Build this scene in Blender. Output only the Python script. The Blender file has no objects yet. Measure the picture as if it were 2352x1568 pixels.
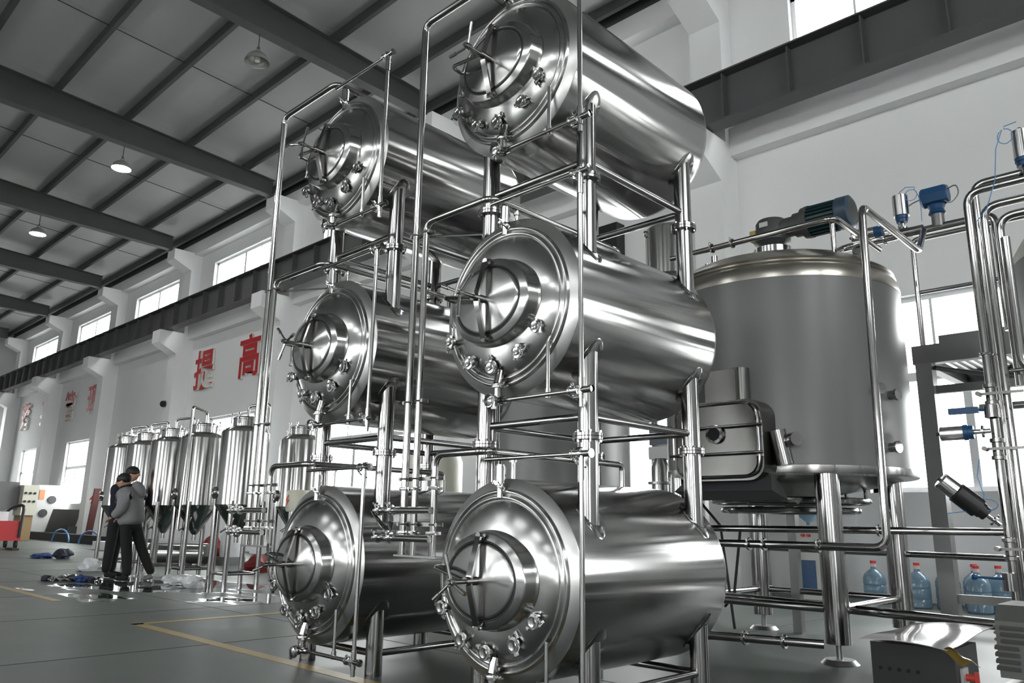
import bpy, math, random
from mathutils import Vector, Matrix, Quaternion, noise
random.seed(7)
C = bpy.context.scene.collection
PI = math.pi
S = bpy.context.scene

# ------------------------------------------------------------------ camera
cam_d = bpy.data.cameras.new('camera'); cam = bpy.data.objects.new('camera', cam_d); C.objects.link(cam)
cam_d.sensor_width = 36.0; cam_d.lens = 1782.2347 / 2352 * 36.0; cam_d.clip_end = 300
YAW, PITCH, ROLL = 0.7695, 0.2287, 0.0159
_fw = Vector((-math.sin(YAW) * math.cos(PITCH), math.cos(YAW) * math.cos(PITCH), math.sin(PITCH)))
_rt = Vector((math.cos(YAW), math.sin(YAW), 0)); _up = _rt.cross(_fw)
_r2 = _rt * math.cos(ROLL) + _up * math.sin(ROLL); _u2 = _up * math.cos(ROLL) - _rt * math.sin(ROLL)
_m = Matrix((_r2, _u2, -_fw)).transposed().to_4x4(); _m.translation = (0, 0, 0.93)
cam.matrix_world = _m
S.camera = cam

# ------------------------------------------------------------------ world, exposure
WINDOW_LIGHT = 10.0
w = bpy.data.worlds.new('overcast_sky'); S.world = w; w.use_nodes = True
w.node_tree.nodes['Background'].inputs[0].default_value = (1.0, 0.992, 0.985, 1)
w.node_tree.nodes['Background'].inputs[1].default_value = WINDOW_LIGHT
S.view_settings.view_transform = 'Standard'; S.view_settings.look = 'None'
S.view_settings.gamma = 1.0; S.view_settings.use_curve_mapping = False
S.view_settings.exposure = 0.85

# ------------------------------------------------------------------ materials
MATS = {}
def mat(name, col, rough=0.5, metal=0.0, spec=0.5, noise_amt=0.0, noise_scale=5.0, rough_var=0.0, bump=0.0,
        aniso=0.0, axis='Y', emit=0.0, alpha=1.0, trans=0.0, coat=0.0, stretch=None):
    m = bpy.data.materials.new(name); m.use_nodes = True
    nt = m.node_tree; b = nt.nodes['Principled BSDF']
    b.inputs['Base Color'].default_value = (*col, 1); b.inputs['Roughness'].default_value = rough
    b.inputs['Metallic'].default_value = metal; b.inputs['Specular IOR Level'].default_value = spec
    if coat: b.inputs['Coat Weight'].default_value = coat; b.inputs['Coat Roughness'].default_value = 0.1
    if trans: b.inputs['Transmission Weight'].default_value = trans
    if alpha < 1: b.inputs['Alpha'].default_value = alpha
    if emit:
        b.inputs['Emission Color'].default_value = (*col, 1); b.inputs['Emission Strength'].default_value = emit
    if aniso:
        b.inputs['Anisotropic'].default_value = aniso; b.inputs['Anisotropic Rotation'].default_value = 0.25
        t = nt.nodes.new('ShaderNodeTangent'); t.direction_type = 'RADIAL'; t.axis = axis
        nt.links.new(t.outputs[0], b.inputs['Tangent'])
    if noise_amt or rough_var or bump:
        tc = nt.nodes.new('ShaderNodeTexCoord'); n = nt.nodes.new('ShaderNodeTexNoise')
        n.inputs['Scale'].default_value = noise_scale; n.inputs['Detail'].default_value = 6
        if stretch:
            mp = nt.nodes.new('ShaderNodeMapping'); mp.inputs['Scale'].default_value = stretch
            nt.links.new(tc.outputs['Object'], mp.inputs[0]); nt.links.new(mp.outputs[0], n.inputs['Vector'])
        else:
            nt.links.new(tc.outputs['Object'], n.inputs['Vector'])
        if noise_amt:
            r = nt.nodes.new('ShaderNodeMapRange')
            r.inputs[3].default_value = 1 - noise_amt; r.inputs[4].default_value = 1 + noise_amt
            mx = nt.nodes.new('ShaderNodeVectorMath'); mx.operation = 'SCALE'; mx.inputs[0].default_value = col
            nt.links.new(n.outputs[0], r.inputs[0]); nt.links.new(r.outputs[0], mx.inputs['Scale'])
            nt.links.new(mx.outputs[0], b.inputs['Base Color'])
        if rough_var:
            r = nt.nodes.new('ShaderNodeMapRange')
            r.inputs[3].default_value = max(0.02, rough - rough_var); r.inputs[4].default_value = rough + rough_var
            nt.links.new(n.outputs[0], r.inputs[0]); nt.links.new(r.outputs[0], b.inputs['Roughness'])
        if bump:
            bp = nt.nodes.new('ShaderNodeBump'); bp.inputs['Strength'].default_value = bump; bp.inputs['Distance'].default_value = 0.01
            nt.links.new(n.outputs[0], bp.inputs['Height']); nt.links.new(bp.outputs[0], b.inputs['Normal'])
    MATS[name] = m
    return m

mat('steel_shell', (0.43, 0.426, 0.422), 0.155, 1.0, aniso=0.92, noise_amt=0.04, noise_scale=9, stretch=(1, 40, 1))
mat('steel_head', (0.43, 0.427, 0.423), 0.23, 1.0, aniso=0.92)
mat('steel_cone', (0.56, 0.557, 0.553), 0.33, 1.0, aniso=0.6)
mat('steel_dark', (0.17, 0.168, 0.16), 0.27, 1.0)
mat('steel_pipe', (0.40, 0.393, 0.388), 0.13, 1.0, noise_amt=0.05, noise_scale=8)
mat('steel_bright', (0.52, 0.515, 0.51), 0.14, 1.0)
mat('steel_leg', (0.37, 0.362, 0.362), 0.15, 1.0, noise_amt=0.05, noise_scale=6)
mat('steel_tall', (0.60, 0.593, 0.588), 0.22, 1.0, aniso=0.93, axis='Z')
mat('steel_dome', (0.52, 0.49, 0.44), 0.28, 1.0, aniso=0.5, axis='Z')
mat('steel_plain', (0.56, 0.55, 0.545), 0.12, 1.0)
mat('steel_dull', (0.36, 0.36, 0.36), 0.38, 1.0, noise_amt=0.08)
mat('steel_chrome', (0.72, 0.72, 0.72), 0.08, 1.0)
mat('rubber', (0.012, 0.012, 0.013), 0.55)
mat('bore_black', (0.008, 0.008, 0.008), 0.8)
mat('wall_paint', (0.83, 0.83, 0.832), 0.75, spec=0.2, noise_amt=0.05, noise_scale=0.6)
mat('column_paint', (0.85, 0.85, 0.852), 0.7, spec=0.2, noise_amt=0.05, noise_scale=0.9)
mat('girder_paint', (0.085, 0.084, 0.087), 0.5, noise_amt=0.15, noise_scale=2)
mat('rafter_paint', (0.07, 0.071, 0.073), 0.55, noise_amt=0.1, noise_scale=2)
mat('roof_sheet', (0.42, 0.42, 0.425), 0.45, noise_amt=0.07, noise_scale=1.2)
mat('window_frame_white', (0.72, 0.73, 0.75), 0.4)
mat('red_letter', (0.52, 0.012, 0.02), 0.45)
mat('letter_edge', (0.75, 0.73, 0.68), 0.6)
mat('clad_grey', (0.165, 0.165, 0.167), 0.33, spec=0.45, noise_amt=0.06, noise_scale=2.5)
mat('clad_cream', (0.62, 0.60, 0.50), 0.45)
mat('dark_grey_paint', (0.05, 0.05, 0.053), 0.45)
mat('motor_grey', (0.06, 0.062, 0.064), 0.5)
mat('motor_green', (0.018, 0.045, 0.052), 0.42)
mat('motor_blue', (0.035, 0.065, 0.10), 0.4)
mat('brass_tag', (0.35, 0.25, 0.08), 0.4, 0.6)
mat('blue_paint', (0.012, 0.065, 0.165), 0.4)
mat('blue_tube', (0.10, 0.26, 0.55), 0.35)
mat('black_plastic', (0.012, 0.012, 0.013), 0.4)
mat('platform_grey', (0.15, 0.15, 0.152), 0.4, 0.6, noise_amt=0.1)
mat('post_grey', (0.20, 0.20, 0.20), 0.38, 0.7, noise_amt=0.1, noise_scale=3)
mat('bottle_water', (0.26, 0.40, 0.52), 0.15, trans=0.45, spec=0.5)
mat('bottle_cap', (0.65, 0.05, 0.05), 0.4)
mat('bottle_neck', (0.75, 0.62, 0.62), 0.3)
mat('cart_red', (0.42, 0.02, 0.025), 0.4)
mat('cabinet_white', (0.55, 0.55, 0.54), 0.5)
mat('notice_white', (0.85, 0.85, 0.84), 0.5)
mat('lightning_red', (0.65, 0.06, 0.04), 0.5)
mat('board_grey', (0.16, 0.16, 0.16), 0.6)
mat('box_lid', (0.50, 0.45, 0.46), 0.12, 0.0, coat=0.8)
mat('tape_brown', (0.30, 0.20, 0.05), 0.12, coat=1.0)
mat('box_dark', (0.02, 0.02, 0.021), 0.5)
mat('pump_grey', (0.075, 0.075, 0.072), 0.5)
mat('jacket_grey', (0.20, 0.20, 0.205), 0.9, noise_amt=0.2, noise_scale=60, bump=0.2)
mat('fur_black', (0.006, 0.006, 0.006), 0.95)
mat('cloth_black', (0.006, 0.006, 0.007), 0.9)
mat('cloth_navy', (0.008, 0.009, 0.018), 0.9)
mat('skin', (0.42, 0.23, 0.16), 0.55)
mat('hair_black', (0.005, 0.005, 0.005), 0.6)
mat('bag_white', (0.55, 0.55, 0.57), 0.3, noise_amt=0.3, noise_scale=14)
mat('rag_dark', (0.02, 0.022, 0.035), 0.8)
mat('rag_blue', (0.02, 0.05, 0.18), 0.7)
mat('red_cloth', (0.16, 0.012, 0.010), 0.8)
mat('plank_red', (0.07, 0.018, 0.016), 0.7)
mat('wood_box', (0.33, 0.22, 0.11), 0.6)
mat('yard_concrete', (0.22, 0.22, 0.21), 0.9)
mat('kerb_dark', (0.02, 0.02, 0.021), 0.7)
mat('orange_tag', (0.60, 0.25, 0.12), 0.5)
mat('plastic_white', (0.7, 0.7, 0.72), 0.4)
mat('lamp_shade_grey', (0.38, 0.38, 0.36), 0.35, 0.5)
mat('lamp_glow', (1.0, 0.98, 0.95), 0.3, emit=90.0)
mat('lamp_off', (0.75, 0.75, 0.73), 0.4)

def pane_mat():
    m = bpy.data.materials.new('window_glass'); m.use_nodes = True; nt = m.node_tree; nt.nodes.clear()
    out = nt.nodes.new('ShaderNodeOutputMaterial'); mx = nt.nodes.new('ShaderNodeMixShader'); lw = nt.nodes.new('ShaderNodeLayerWeight'); lw.inputs[0].default_value = 0.5
    pw = nt.nodes.new('ShaderNodeMath'); pw.operation = 'POWER'; pw.inputs[1].default_value = 5.0; fr = nt.nodes.new('ShaderNodeMath'); fr.operation = 'MULTIPLY_ADD'; fr.inputs[1].default_value = 0.45; fr.inputs[2].default_value = 0.03
    nt.links.new(lw.outputs['Facing'], pw.inputs[0]); nt.links.new(pw.outputs[0], fr.inputs[0])
    tr = nt.nodes.new('ShaderNodeBsdfTransparent'); gl = nt.nodes.new('ShaderNodeBsdfGlossy'); gl.inputs['Roughness'].default_value = 0.02
    tr.inputs[0].default_value = (0.9, 0.92, 0.92, 1)
    nt.links.new(fr.outputs[0], mx.inputs[0]); nt.links.new(tr.outputs[0], mx.inputs[1]); nt.links.new(gl.outputs[0], mx.inputs[2]); nt.links.new(mx.outputs[0], out.inputs[0])
    MATS['window_glass'] = m
pane_mat()
def floor_mat():
    m = bpy.data.materials.new('epoxy_floor'); m.use_nodes = True; nt = m.node_tree; b = nt.nodes['Principled BSDF']
    tc = nt.nodes.new('ShaderNodeNewGeometry')
    n = nt.nodes.new('ShaderNodeTexNoise'); n.inputs['Scale'].default_value = 1.1; n.inputs['Detail'].default_value = 10; n.inputs['Roughness'].default_value = 0.62
    n2 = nt.nodes.new('ShaderNodeTexNoise'); n2.inputs['Scale'].default_value = 1.3; n2.inputs['Detail'].default_value = 3
    mp = nt.nodes.new('ShaderNodeMapping'); mp.inputs['Scale'].default_value = (0.5, 1.3, 1)
    nt.links.new(tc.outputs['Position'], n.inputs['Vector'])
    nt.links.new(tc.outputs['Position'], mp.inputs[0]); nt.links.new(mp.outputs[0], n2.inputs['Vector'])
    cr = nt.nodes.new('ShaderNodeValToRGB')
    cr.color_ramp.elements[0].position = 0.3; cr.color_ramp.elements[0].color = (0.036, 0.050, 0.043, 1)
    cr.color_ramp.elements[1].position = 0.75; cr.color_ramp.elements[1].color = (0.088, 0.100, 0.090, 1)
    nt.links.new(n.outputs[0], cr.inputs[0])
    # wet patch around the fermenters: a spilled-water stain with ragged noise edge
    sub = nt.nodes.new('ShaderNodeVectorMath'); sub.operation = 'SUBTRACT'; sub.inputs[1].default_value = (-11.2, 4.75, 0)
    nt.links.new(tc.outputs['Position'], sub.inputs[0])
    sc = nt.nodes.new('ShaderNodeVectorMath'); sc.operation = 'MULTIPLY'; sc.inputs[1].default_value = (0.33, 0.62, 0)
    nt.links.new(sub.outputs[0], sc.inputs[0])
    ln = nt.nodes.new('ShaderNodeVectorMath'); ln.operation = 'LENGTH'; nt.links.new(sc.outputs[0], ln.inputs[0])
    ad = nt.nodes.new('ShaderNodeMath'); ad.operation = 'MULTIPLY_ADD'; ad.inputs[1].default_value = 2.4
    nt.links.new(n2.outputs[0], ad.inputs[0]); nt.links.new(ln.outputs['Value'], ad.inputs[2])
    wet = nt.nodes.new('ShaderNodeMapRange'); wet.inputs[1].default_value = 1.78; wet.inputs[2].default_value = 1.9
    wet.inputs[3].default_value = 1.0; wet.inputs[4].default_value = 0.0
    nt.links.new(ad.outputs[0], wet.inputs[0])
    ro = nt.nodes.new('ShaderNodeMapRange'); ro.inputs[3].default_value = 0.34; ro.inputs[4].default_value = 0.62
    nt.links.new(n.outputs[0], ro.inputs[0])
    rm = nt.nodes.new('ShaderNodeMix'); rm.data_type = 'FLOAT'; rm.inputs[3].default_value = 0.03
    nt.links.new(wet.outputs[0], rm.inputs[0]); nt.links.new(ro.outputs[0], rm.inputs[2]); nt.links.new(rm.outputs[0], b.inputs['Roughness'])
    cm = nt.nodes.new('ShaderNodeMix'); cm.data_type = 'RGBA'; cm.inputs[7].default_value = (0.03, 0.05, 0.042, 1)
    nt.links.new(wet.outputs[0], cm.inputs[0]); nt.links.new(cr.outputs[0], cm.inputs[6]); nt.links.new(cm.outputs[2], b.inputs['Base Color'])
    b.inputs['Specular IOR Level'].default_value = 0.42
    MATS['epoxy_floor'] = m
floor_mat()
mat('floor_yellow', (0.30, 0.20, 0.045), 0.45, noise_amt=0.25, noise_scale=4)

# ------------------------------------------------------------------ mesh helpers
class MB:
    def __init__(s): s.v = []; s.f = []
    def add(s, vs, fs):
        o = len(s.v); s.v += [tuple(v) for v in vs]; s.f += [tuple(i + o for i in f) for f in fs]; return s
    def box(s, c, d, rot=None):
        hx, hy, hz = d[0] / 2, d[1] / 2, d[2] / 2
        vs = [Vector((x, y, z)) for x in (-hx, hx) for y in (-hy, hy) for z in (-hz, hz)]
        if rot is not None: vs = [rot @ v for v in vs]
        cc = Vector(c)
        return s.add([v + cc for v in vs], [(0, 1, 3, 2), (4, 6, 7, 5), (0, 4, 5, 1), (2, 3, 7, 6), (0, 2, 6, 4), (1, 5, 7, 3)])
    def lohi(s, lo, hi):
        return s.box([(a + b) / 2 for a, b in zip(lo, hi)], [abs(b - a) for a, b in zip(lo, hi)])
    def cyl(s, p0, p1, r, seg=20, r2=None, caps=True):
        p0 = Vector(p0); p1 = Vector(p1); r2 = r if r2 is None else r2
        d = (p1 - p0).normalized(); a = d.orthogonal().normalized(); b = d.cross(a)
        vs = []
        for p, rr in ((p0, r), (p1, r2)):
            for i in range(seg):
                t = 2 * PI * i / seg; vs.append(p + (a * math.cos(t) + b * math.sin(t)) * rr)
        fs = [(i, (i + 1) % seg, seg + (i + 1) % seg, seg + i) for i in range(seg)]
        if caps: fs += [tuple(range(seg - 1, -1, -1)), tuple(range(seg, 2 * seg))]
        return s.add(vs, fs)
    def sweep(s, pts, r, seg=14, caps=True):
        pts = [Vector(p) for p in pts]; n = len(pts)
        tans = []
        for i in range(n):
            a = pts[max(0, i - 1)]; b = pts[min(n - 1, i + 1)]; tans.append((b - a).normalized())
        u = tans[0].orthogonal().normalized(); vs = []
        for i, p in enumerate(pts):
            if i: u = tans[i - 1].rotation_difference(tans[i]) @ u
            u = (u - tans[i] * u.dot(tans[i])).normalized(); w_ = tans[i].cross(u)
            rr = r[i] if isinstance(r, (list, tuple)) else r
            for k in range(seg):
                t = 2 * PI * k / seg; vs.append(p + (u * math.cos(t) + w_ * math.sin(t)) * rr)
        fs = []
        for i in range(n - 1):
            for k in range(seg):
                fs.append((i * seg + k, i * seg + (k + 1) % seg, (i + 1) * seg + (k + 1) % seg, (i + 1) * seg + k))
        if caps: fs += [tuple(range(seg - 1, -1, -1)), tuple(range((n - 1) * seg, n * seg))]
        return s.add(vs, fs)
    def pipe(s, pts, r, bend=0.08, seg=14, steps=7, caps=True):
        pts = [Vector(p) for p in pts]; out = [pts[0]]
        for i in range(1, len(pts) - 1):
            a, p, b = pts[i - 1], pts[i], pts[i + 1]
            da = (a - p).normalized(); db = (b - p).normalized()
            q = min(bend, (a - p).length * 0.49, (b - p).length * 0.49)
            p0 = p + da * q; p1 = p + db * q
            for k in range(steps + 1):
                t = k / steps; out.append(p0 * (1 - t) ** 2 + p * 2 * t * (1 - t) + p1 * t * t)
        out.append(pts[-1])
        return s.sweep(out, r, seg, caps)
    def lathe(s, prof, seg=48, axis='Z', c=(0, 0, 0), sx=1.0, sz=1.0, closed=False):
        n = len(prof); vs = []
        for r, h in prof:
            for k in range(seg):
                t = 2 * PI * k / seg; a = r * math.cos(t) * sx; b = r * math.sin(t) * sz
                p = {'Z': (a, b, h), 'Y': (a, h, b), 'X': (h, a, b)}[axis]
                vs.append((p[0] + c[0], p[1] + c[1], p[2] + c[2]))
        fs = []
        m = n if closed else n - 1
        flip = axis == 'Y'
        for i in range(m):
            j = (i + 1) % n
            for k in range(seg):
                f = (i * seg + k, i * seg + (k + 1) % seg, j * seg + (k + 1) % seg, j * seg + k)
                fs.append(f[::-1] if flip else f)
        return s.add(vs, fs)
    def torus(s, c, R, r, axis='Z', seg=28, ms=8, arc=2 * PI, sx=1.0):
        prof = [(R + r * math.cos(2 * PI * i / ms), r * math.sin(2 * PI * i / ms)) for i in range(ms)]
        return s.lathe(prof, seg, axis, c, sx=sx, closed=True)
    def move(s, d):
        d = Vector(d); s.v = [tuple(Vector(v) + d) for v in s.v]; return s
    def mesh(s, name, angle=35):
        me = bpy.data.meshes.new(name); me.from_pydata(s.v, [], s.f); me.validate()
        me.polygons.foreach_set('use_smooth', [True] * len(me.polygons))
        me.set_sharp_from_angle(angle=math.radians(angle)); me.update()
        return me

def wloc(o):
    v = Vector((0, 0, 0))
    while o is not None: v += o.location; o = o.parent
    return v
def tag(o, label=None, cat=None, group=None, kind=None):
    if label: o['label'] = label
    if cat: o['category'] = cat
    if group: o['group'] = group
    if kind: o['kind'] = kind
    return o
def ob(name, me, m, parent=None, loc=(0, 0, 0), rot=None):
    o = bpy.data.objects.new(name, me); C.objects.link(o)
    if m is not None and len(me.materials) == 0: me.materials.append(MATS[m])
    o.parent = parent; o.location = loc
    if rot is not None: o.rotation_euler = rot
    return o
def wob(name, mb, m, parent=None, angle=35):
    """object from geometry given in world coordinates (parents are translated only)"""
    if parent is not None: base = wloc(parent)
    else:
        xs = [v[0] for v in mb.v]; ys = [v[1] for v in mb.v]; zs = [v[2] for v in mb.v]
        base = Vector(((min(xs) + max(xs)) / 2, (min(ys) + max(ys)) / 2, min(zs)))
    mb.move(-base)
    return ob(name, mb.mesh(name, angle), m, parent, (0, 0, 0) if parent else base)
def thing(name, label, cat, loc=(0, 0, 0), rz=0.0, group=None):
    o = bpy.data.objects.new(name, None); C.objects.link(o); o.location = loc; o.rotation_euler = (0, 0, rz)
    o.empty_display_size = 0.1
    return tag(o, label, cat, group)
CACHE = {}
def cached(key, fn, angle=35):
    if key not in CACHE: CACHE[key] = fn().mesh(key, angle)
    return CACHE[key]
def copy_tree(o, parent=None):
    c = o.copy(); C.objects.link(c); c.parent = parent
    for ch in list(o.children): copy_tree(ch, c)
    return c
def struct(name, mb, m, parent=None, angle=35):
    o = wob(name, mb, m, parent, angle)
    if parent is None: o['kind'] = 'structure'
    return o

# ------------------------------------------------------------------ hall
XL, XR, YB, YF = -49.5, 12.5, 11.3, -11.3          # inner faces
BAY = 6.93
COLX = [-6.02 - BAY * k for k in range(-2, 7)]      # pilaster / rafter centre lines
RIDGE = 11.5
def roof_z(y): return RIDGE - 0.065 * abs(y)

floor = struct('floor', MB().lohi((XL - 0.3, YF - 0.3, -0.2), (XR + 0.3, YB + 0.3, 0)), 'epoxy_floor')
for q in range(-8, 4): wob('joint', MB().lohi((-5.94 + 2.36 * q, -9, -0.001), (-5.928 + 2.36 * q, 10.4, 0.0012)), 'kerb_dark', floor)
for y in (4.04, -1.2, -6.4): wob('joint', MB().lohi((-40, y, -0.001), (11, y + 0.012, 0.0012)), 'kerb_dark', floor)

def wall_cells(plane_fn, a_breaks, z_breaks, holes):
    mb = MB()
    A = sorted(set(a_breaks)); Z = sorted(set(z_breaks))
    for i in range(len(A) - 1):
        for j in range(len(Z) - 1):
            ac = (A[i] + A[i + 1]) / 2; zc = (Z[j] + Z[j + 1]) / 2
            if any(h[0] < ac < h[1] and h[2] < zc < h[3] for h in holes): continue
            lo, hi = plane_fn(A[i], A[i + 1], Z[j], Z[j + 1]); mb.lohi(lo, hi)
    return mb

LOW_W = [(-4.0 - BAY * k, -0.1 - BAY * k, 1.4, 4.1) for k in range(-1, 7)]
UP_W = [(-4.65 - BAY * k, -0.6 - BAY * k, 7.95, 9.6) for k in range(-1, 7)]
holes = LOW_W + [h for h in UP_W if h[0] > XL + 0.5]
brk = [XL - 0.3, XR + 0.3] + [x for h in holes for x in h[:2]]
zb = [0, 1.4, 4.1, 7.95, 9.6, 10.95]
struct('wall_back', wall_cells(lambda a, b, c, d: ((a, YB, c), (b, YB + 0.3, d)), brk, zb, holes), 'wall_paint')
fholes = [h for h in LOW_W + UP_W if h[0] > -19 and h[1] < XR]
brkf = [XL - 0.3, XR + 0.3] + [x for h in fholes for x in h[:2]]
struct('wall_front', wall_cells(lambda a, b, c, d: ((a, YF - 0.3, c), (b, YF, d)), brkf, zb, fholes), 'wall_paint')
endhole = [(7.6, 10.2, 2.2, 6.6)]
struct('wall_left', wall_cells(lambda a, b, c, d: ((XL - 0.3, a, c), (XL, b, d)), [YF, YB, 7.6, 10.2], [0, 2.2, 6.6, 11.4], endhole), 'wall_paint')
gate = [(-9.5, -6.5, 0.0, 3.6), (-7.0, 5.0, 7.6, 9.8)]      # open truck gate and clerestory in the end wall behind the camera
struct('wall_right', wall_cells(lambda a, b, c, d: ((XR, a, c), (XR + 0.3, b, d)), [YF, YB, -7, 5, -9.5, -6.5], [0, 3.6, 7.6, 9.8, 11.4], gate), 'wall_paint')
struct('ground_outside', MB().lohi((-120, -120, -0.6), (120, 120, -0.22)), 'yard_concrete')

def portal(c, sx, sy, normal):
    l = bpy.data.lights.new('sky_portal', 'AREA'); l.shape = 'RECTANGLE'; l.size = sx; l.size_y = sy; l.cycles.is_portal = True
    o = bpy.data.objects.new('sky_portal', l); C.objects.link(o); o.location = c
    o.rotation_euler = Vector(normal).to_track_quat('-Z', 'Y').to_euler()
wn = [0]
def window(h, y, sgn, low, axis='X'):
    """frame with mullions, every pane a child; h = (a0,a1,z0,z1); sgn = side the wall thickness lies on"""
    a0, a1, z0, z1 = h; wn[0] += 1
    if axis == 'X': portal(((a0 + a1) / 2, y + sgn * 0.29, (z0 + z1) / 2), a1 - a0, z1 - z0, (0, -sgn, 0))
    else: portal((y + sgn * 0.29, (a0 + a1) / 2, (z0 + z1) / 2), a1 - a0, z1 - z0, (-sgn, 0, 0))
    def P(a, d, z): return (a, y + sgn * d, z) if axis == 'X' else (y + sgn * d, a, z)
    def bar(mb, A0, A1, Z0, Z1, d0=0.12, d1=0.2):
        p, q = P(A0, d0, Z0), P(A1, d1, Z1)
        mb.lohi([min(i, j) for i, j in zip(p, q)], [max(i, j) for i, j in zip(p, q)])
    f = MB(); t = 0.07
    bar(f, a0, a1, z0, z0 + t); bar(f, a0, a1, z1 - t, z1); bar(f, a0, a0 + t, z0, z1); bar(f, a1 - t, a1, z0, z1)
    W = a1 - a0
    if low:
        zt = z0 + (z1 - z0) * 0.58; bar(f, a0, a1, zt - 0.06, zt + 0.06)
        ups = [a0 + W * i / 4 for i in range(5)]; dns = [a0 + W * i / 3 for i in range(4)]
        rows = [(z0 + t, zt - 0.06, dns), (zt + 0.06, z1 - t, ups)]
    else:
        rows = [(z0 + t, z1 - t, [a0 + W * i / 4 for i in range(5)])]
    for (q0, q1, xs) in rows:
        for i, x in enumerate(xs[1:-1]):
            wd = 0.10 if (not low and i == 1) or (low and len(xs) == 4) else 0.035
            bar(f, x - wd / 2, x + wd / 2, q0, q1)
    fo = struct('window_%d' % wn[0], f, 'window_frame_white')
    for (q0, q1, xs) in rows:
        for i in range(len(xs) - 1):
            mb = MB(); bar(mb, xs[i] + (t if i == 0 else 0.02), xs[i + 1] - (t if i == len(xs) - 2 else 0.02), q0, q1, 0.15, 0.165)
            wob('pane', mb, 'window_glass', fo)
for h in holes: window(h, YB, 1, h[2] < 5)
for h in fholes: window(h, YF, -1, h[2] < 5)
window(endhole[0], XL, -1, True, 'Y')
window(gate[1], XR, 1, False, 'Y')
portal((XR + 0.29, -8.0, 1.8), 3.0, 3.6, (-1, 0, 0))

# wall beam (ring beam) under the crane girder, lintel ledges over the windows, pilasters with corbels
tn = [0]
def trim(mb, m='column_paint', angle=35):
    tn[0] += 1; return struct('trim_%d' % tn[0], mb, m, None, angle)
trim(MB().lohi((XL, YB - 0.22, 6.95), (XR, YB, 7.45)), 'wall_paint')
trim(MB().lohi((XL, YB - 0.30, 10.05), (XR, YB, 10.5)), 'wall_paint')
def prism(prof, x0, x1):
    n = len(prof); mb = MB()
    return mb.add([(x0, y, z) for y, z in prof] + [(x1, y, z) for y, z in prof],
                  [tuple(range(n)), tuple(range(2 * n - 1, n - 1, -1))] + [(i, n + i, n + (i + 1) % n, (i + 1) % n) for i in range(n)])
for x in COLX:
    if x < XL + 0.5: continue
    prof = [(YB, 0), (10.75, 0), (10.75, 6.40), (10.12, 6.72), (10.12, 7.16), (10.95, 7.16), (10.95, 9.45), (10.30, 9.75), (10.30, 10.12), (YB, 10.12)]
    trim(prism([(y, z) for y, z in prof], x - 0.3, x + 0.3))
for x in COLX:
    if x < XL + 0.5: continue
    prof = [(YF, 0), (-10.75, 0), (-10.75, 6.40), (-10.12, 6.72), (-10.12, 7.16), (-10.95, 7.16), (-10.95, 9.45), (-10.30, 9.75), (-10.30, 10.12), (YF, 10.12)]
    trim(prism(prof[::-1], x - 0.3, x + 0.3))

# crane girder on the corbels
def girder(y, label):
    g = thing('crane_girder', label, 'girder', (0, y, 7.18))
    wob('web', MB().lohi((XL, y - 0.008, 7.20), (XR, y + 0.008, 8.0)), 'girder_paint', g)
    wob('bottom_flange', MB().lohi((XL, y - 0.16, 7.18), (XR, y + 0.16, 7.205)), 'girder_paint', g)
    wob('top_flange', MB().lohi((XL, y - 0.19, 7.985), (XR, y + 0.19, 8.01)), 'girder_paint', g)
    wob('crane_rail', MB().lohi((XL, y - 0.04, 8.01), (XR, y + 0.04, 8.10)), 'girder_paint', g)
    st = None; x = XR - 0.6
    while x > XL + 0.3:
        for s in (1, -1):
            if st is None:
                st = MB().box((0, 0, 0), (0.02, 0.14, 0.77)).mesh('stiffener')
            ob('stiffener', st, 'girder_paint', g, (x, -0.08 * s, 0.415))
        x -= 1.08
girder(10.42, 'dark grey crane girder on corbels along the white window wall')
girder(-10.42, 'dark grey crane girder on corbels along the wall behind the camera')

# roof: rafters across the hall, purlins along it, sheet panels above
for x in COLX:
    if x < XL + 0.5: continue
    mb = MB()
    for s in (1, -1):
        ys = [0, s * 10.3]
        top = [roof_z(y) - 0.24 for y in ys]; bot = [10.32, 10.10]
        def slab(hw, z0, z1):
            vs = []
            for y, a, b in zip(ys, z0, z1): vs += [(x - hw, y, a), (x + hw, y, a), (x + hw, y, b), (x - hw, y, b)]
            mb.add(vs, [(0, 1, 2, 3), (7, 6, 5, 4), (0, 4, 5, 1), (1, 5, 6, 2), (2, 6, 7, 3), (3, 7, 4, 0)])
        slab(0.006, bot, top); slab(0.13, bot, [b + 0.02 for b in bot]); slab(0.13, [t_ - 0.02 for t_ in top], top)
    trim(mb, 'rafter_paint')
PUR = [1.2 + 1.65 * i for i in range(6)] + [10.75]
for y in PUR + [-v for v in PUR]:
    z = roof_z(y)
    trim(MB().lohi((XL, y - 0.045, z - 0.24), (XR, y + 0.045, z - 0.02)), 'rafter_paint')
for i in range(len(COLX) - 1):                      # sag rods at mid-bay
    xm = (COLX[i] + COLX[i + 1]) / 2
    if xm < XL: continue
    trim(MB().cyl((xm, 0.2, roof_z(0.2) - 0.10), (xm, 10.75, roof_z(10.75) - 0.10), 0.012, 6), 'rafter_paint')
trim(MB().lohi((XL, 11.0, 10.5), (XR, YB, 10.78)), 'rafter_paint')      # eave gutter angle
ceil = MB().lohi((XL - 0.3, -0.1, 11.50), (XR + 0.3, 0.1, 11.53))
cl = struct('ceiling', ceil, 'roof_sheet')
rows = [0.0] + PUR + [11.6]
pan = {}
xs = []
x = COLX[0] + BAY / 2
xe = []
while x > XL - BAY: xe.append(x); x -= BAY / 2
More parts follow.
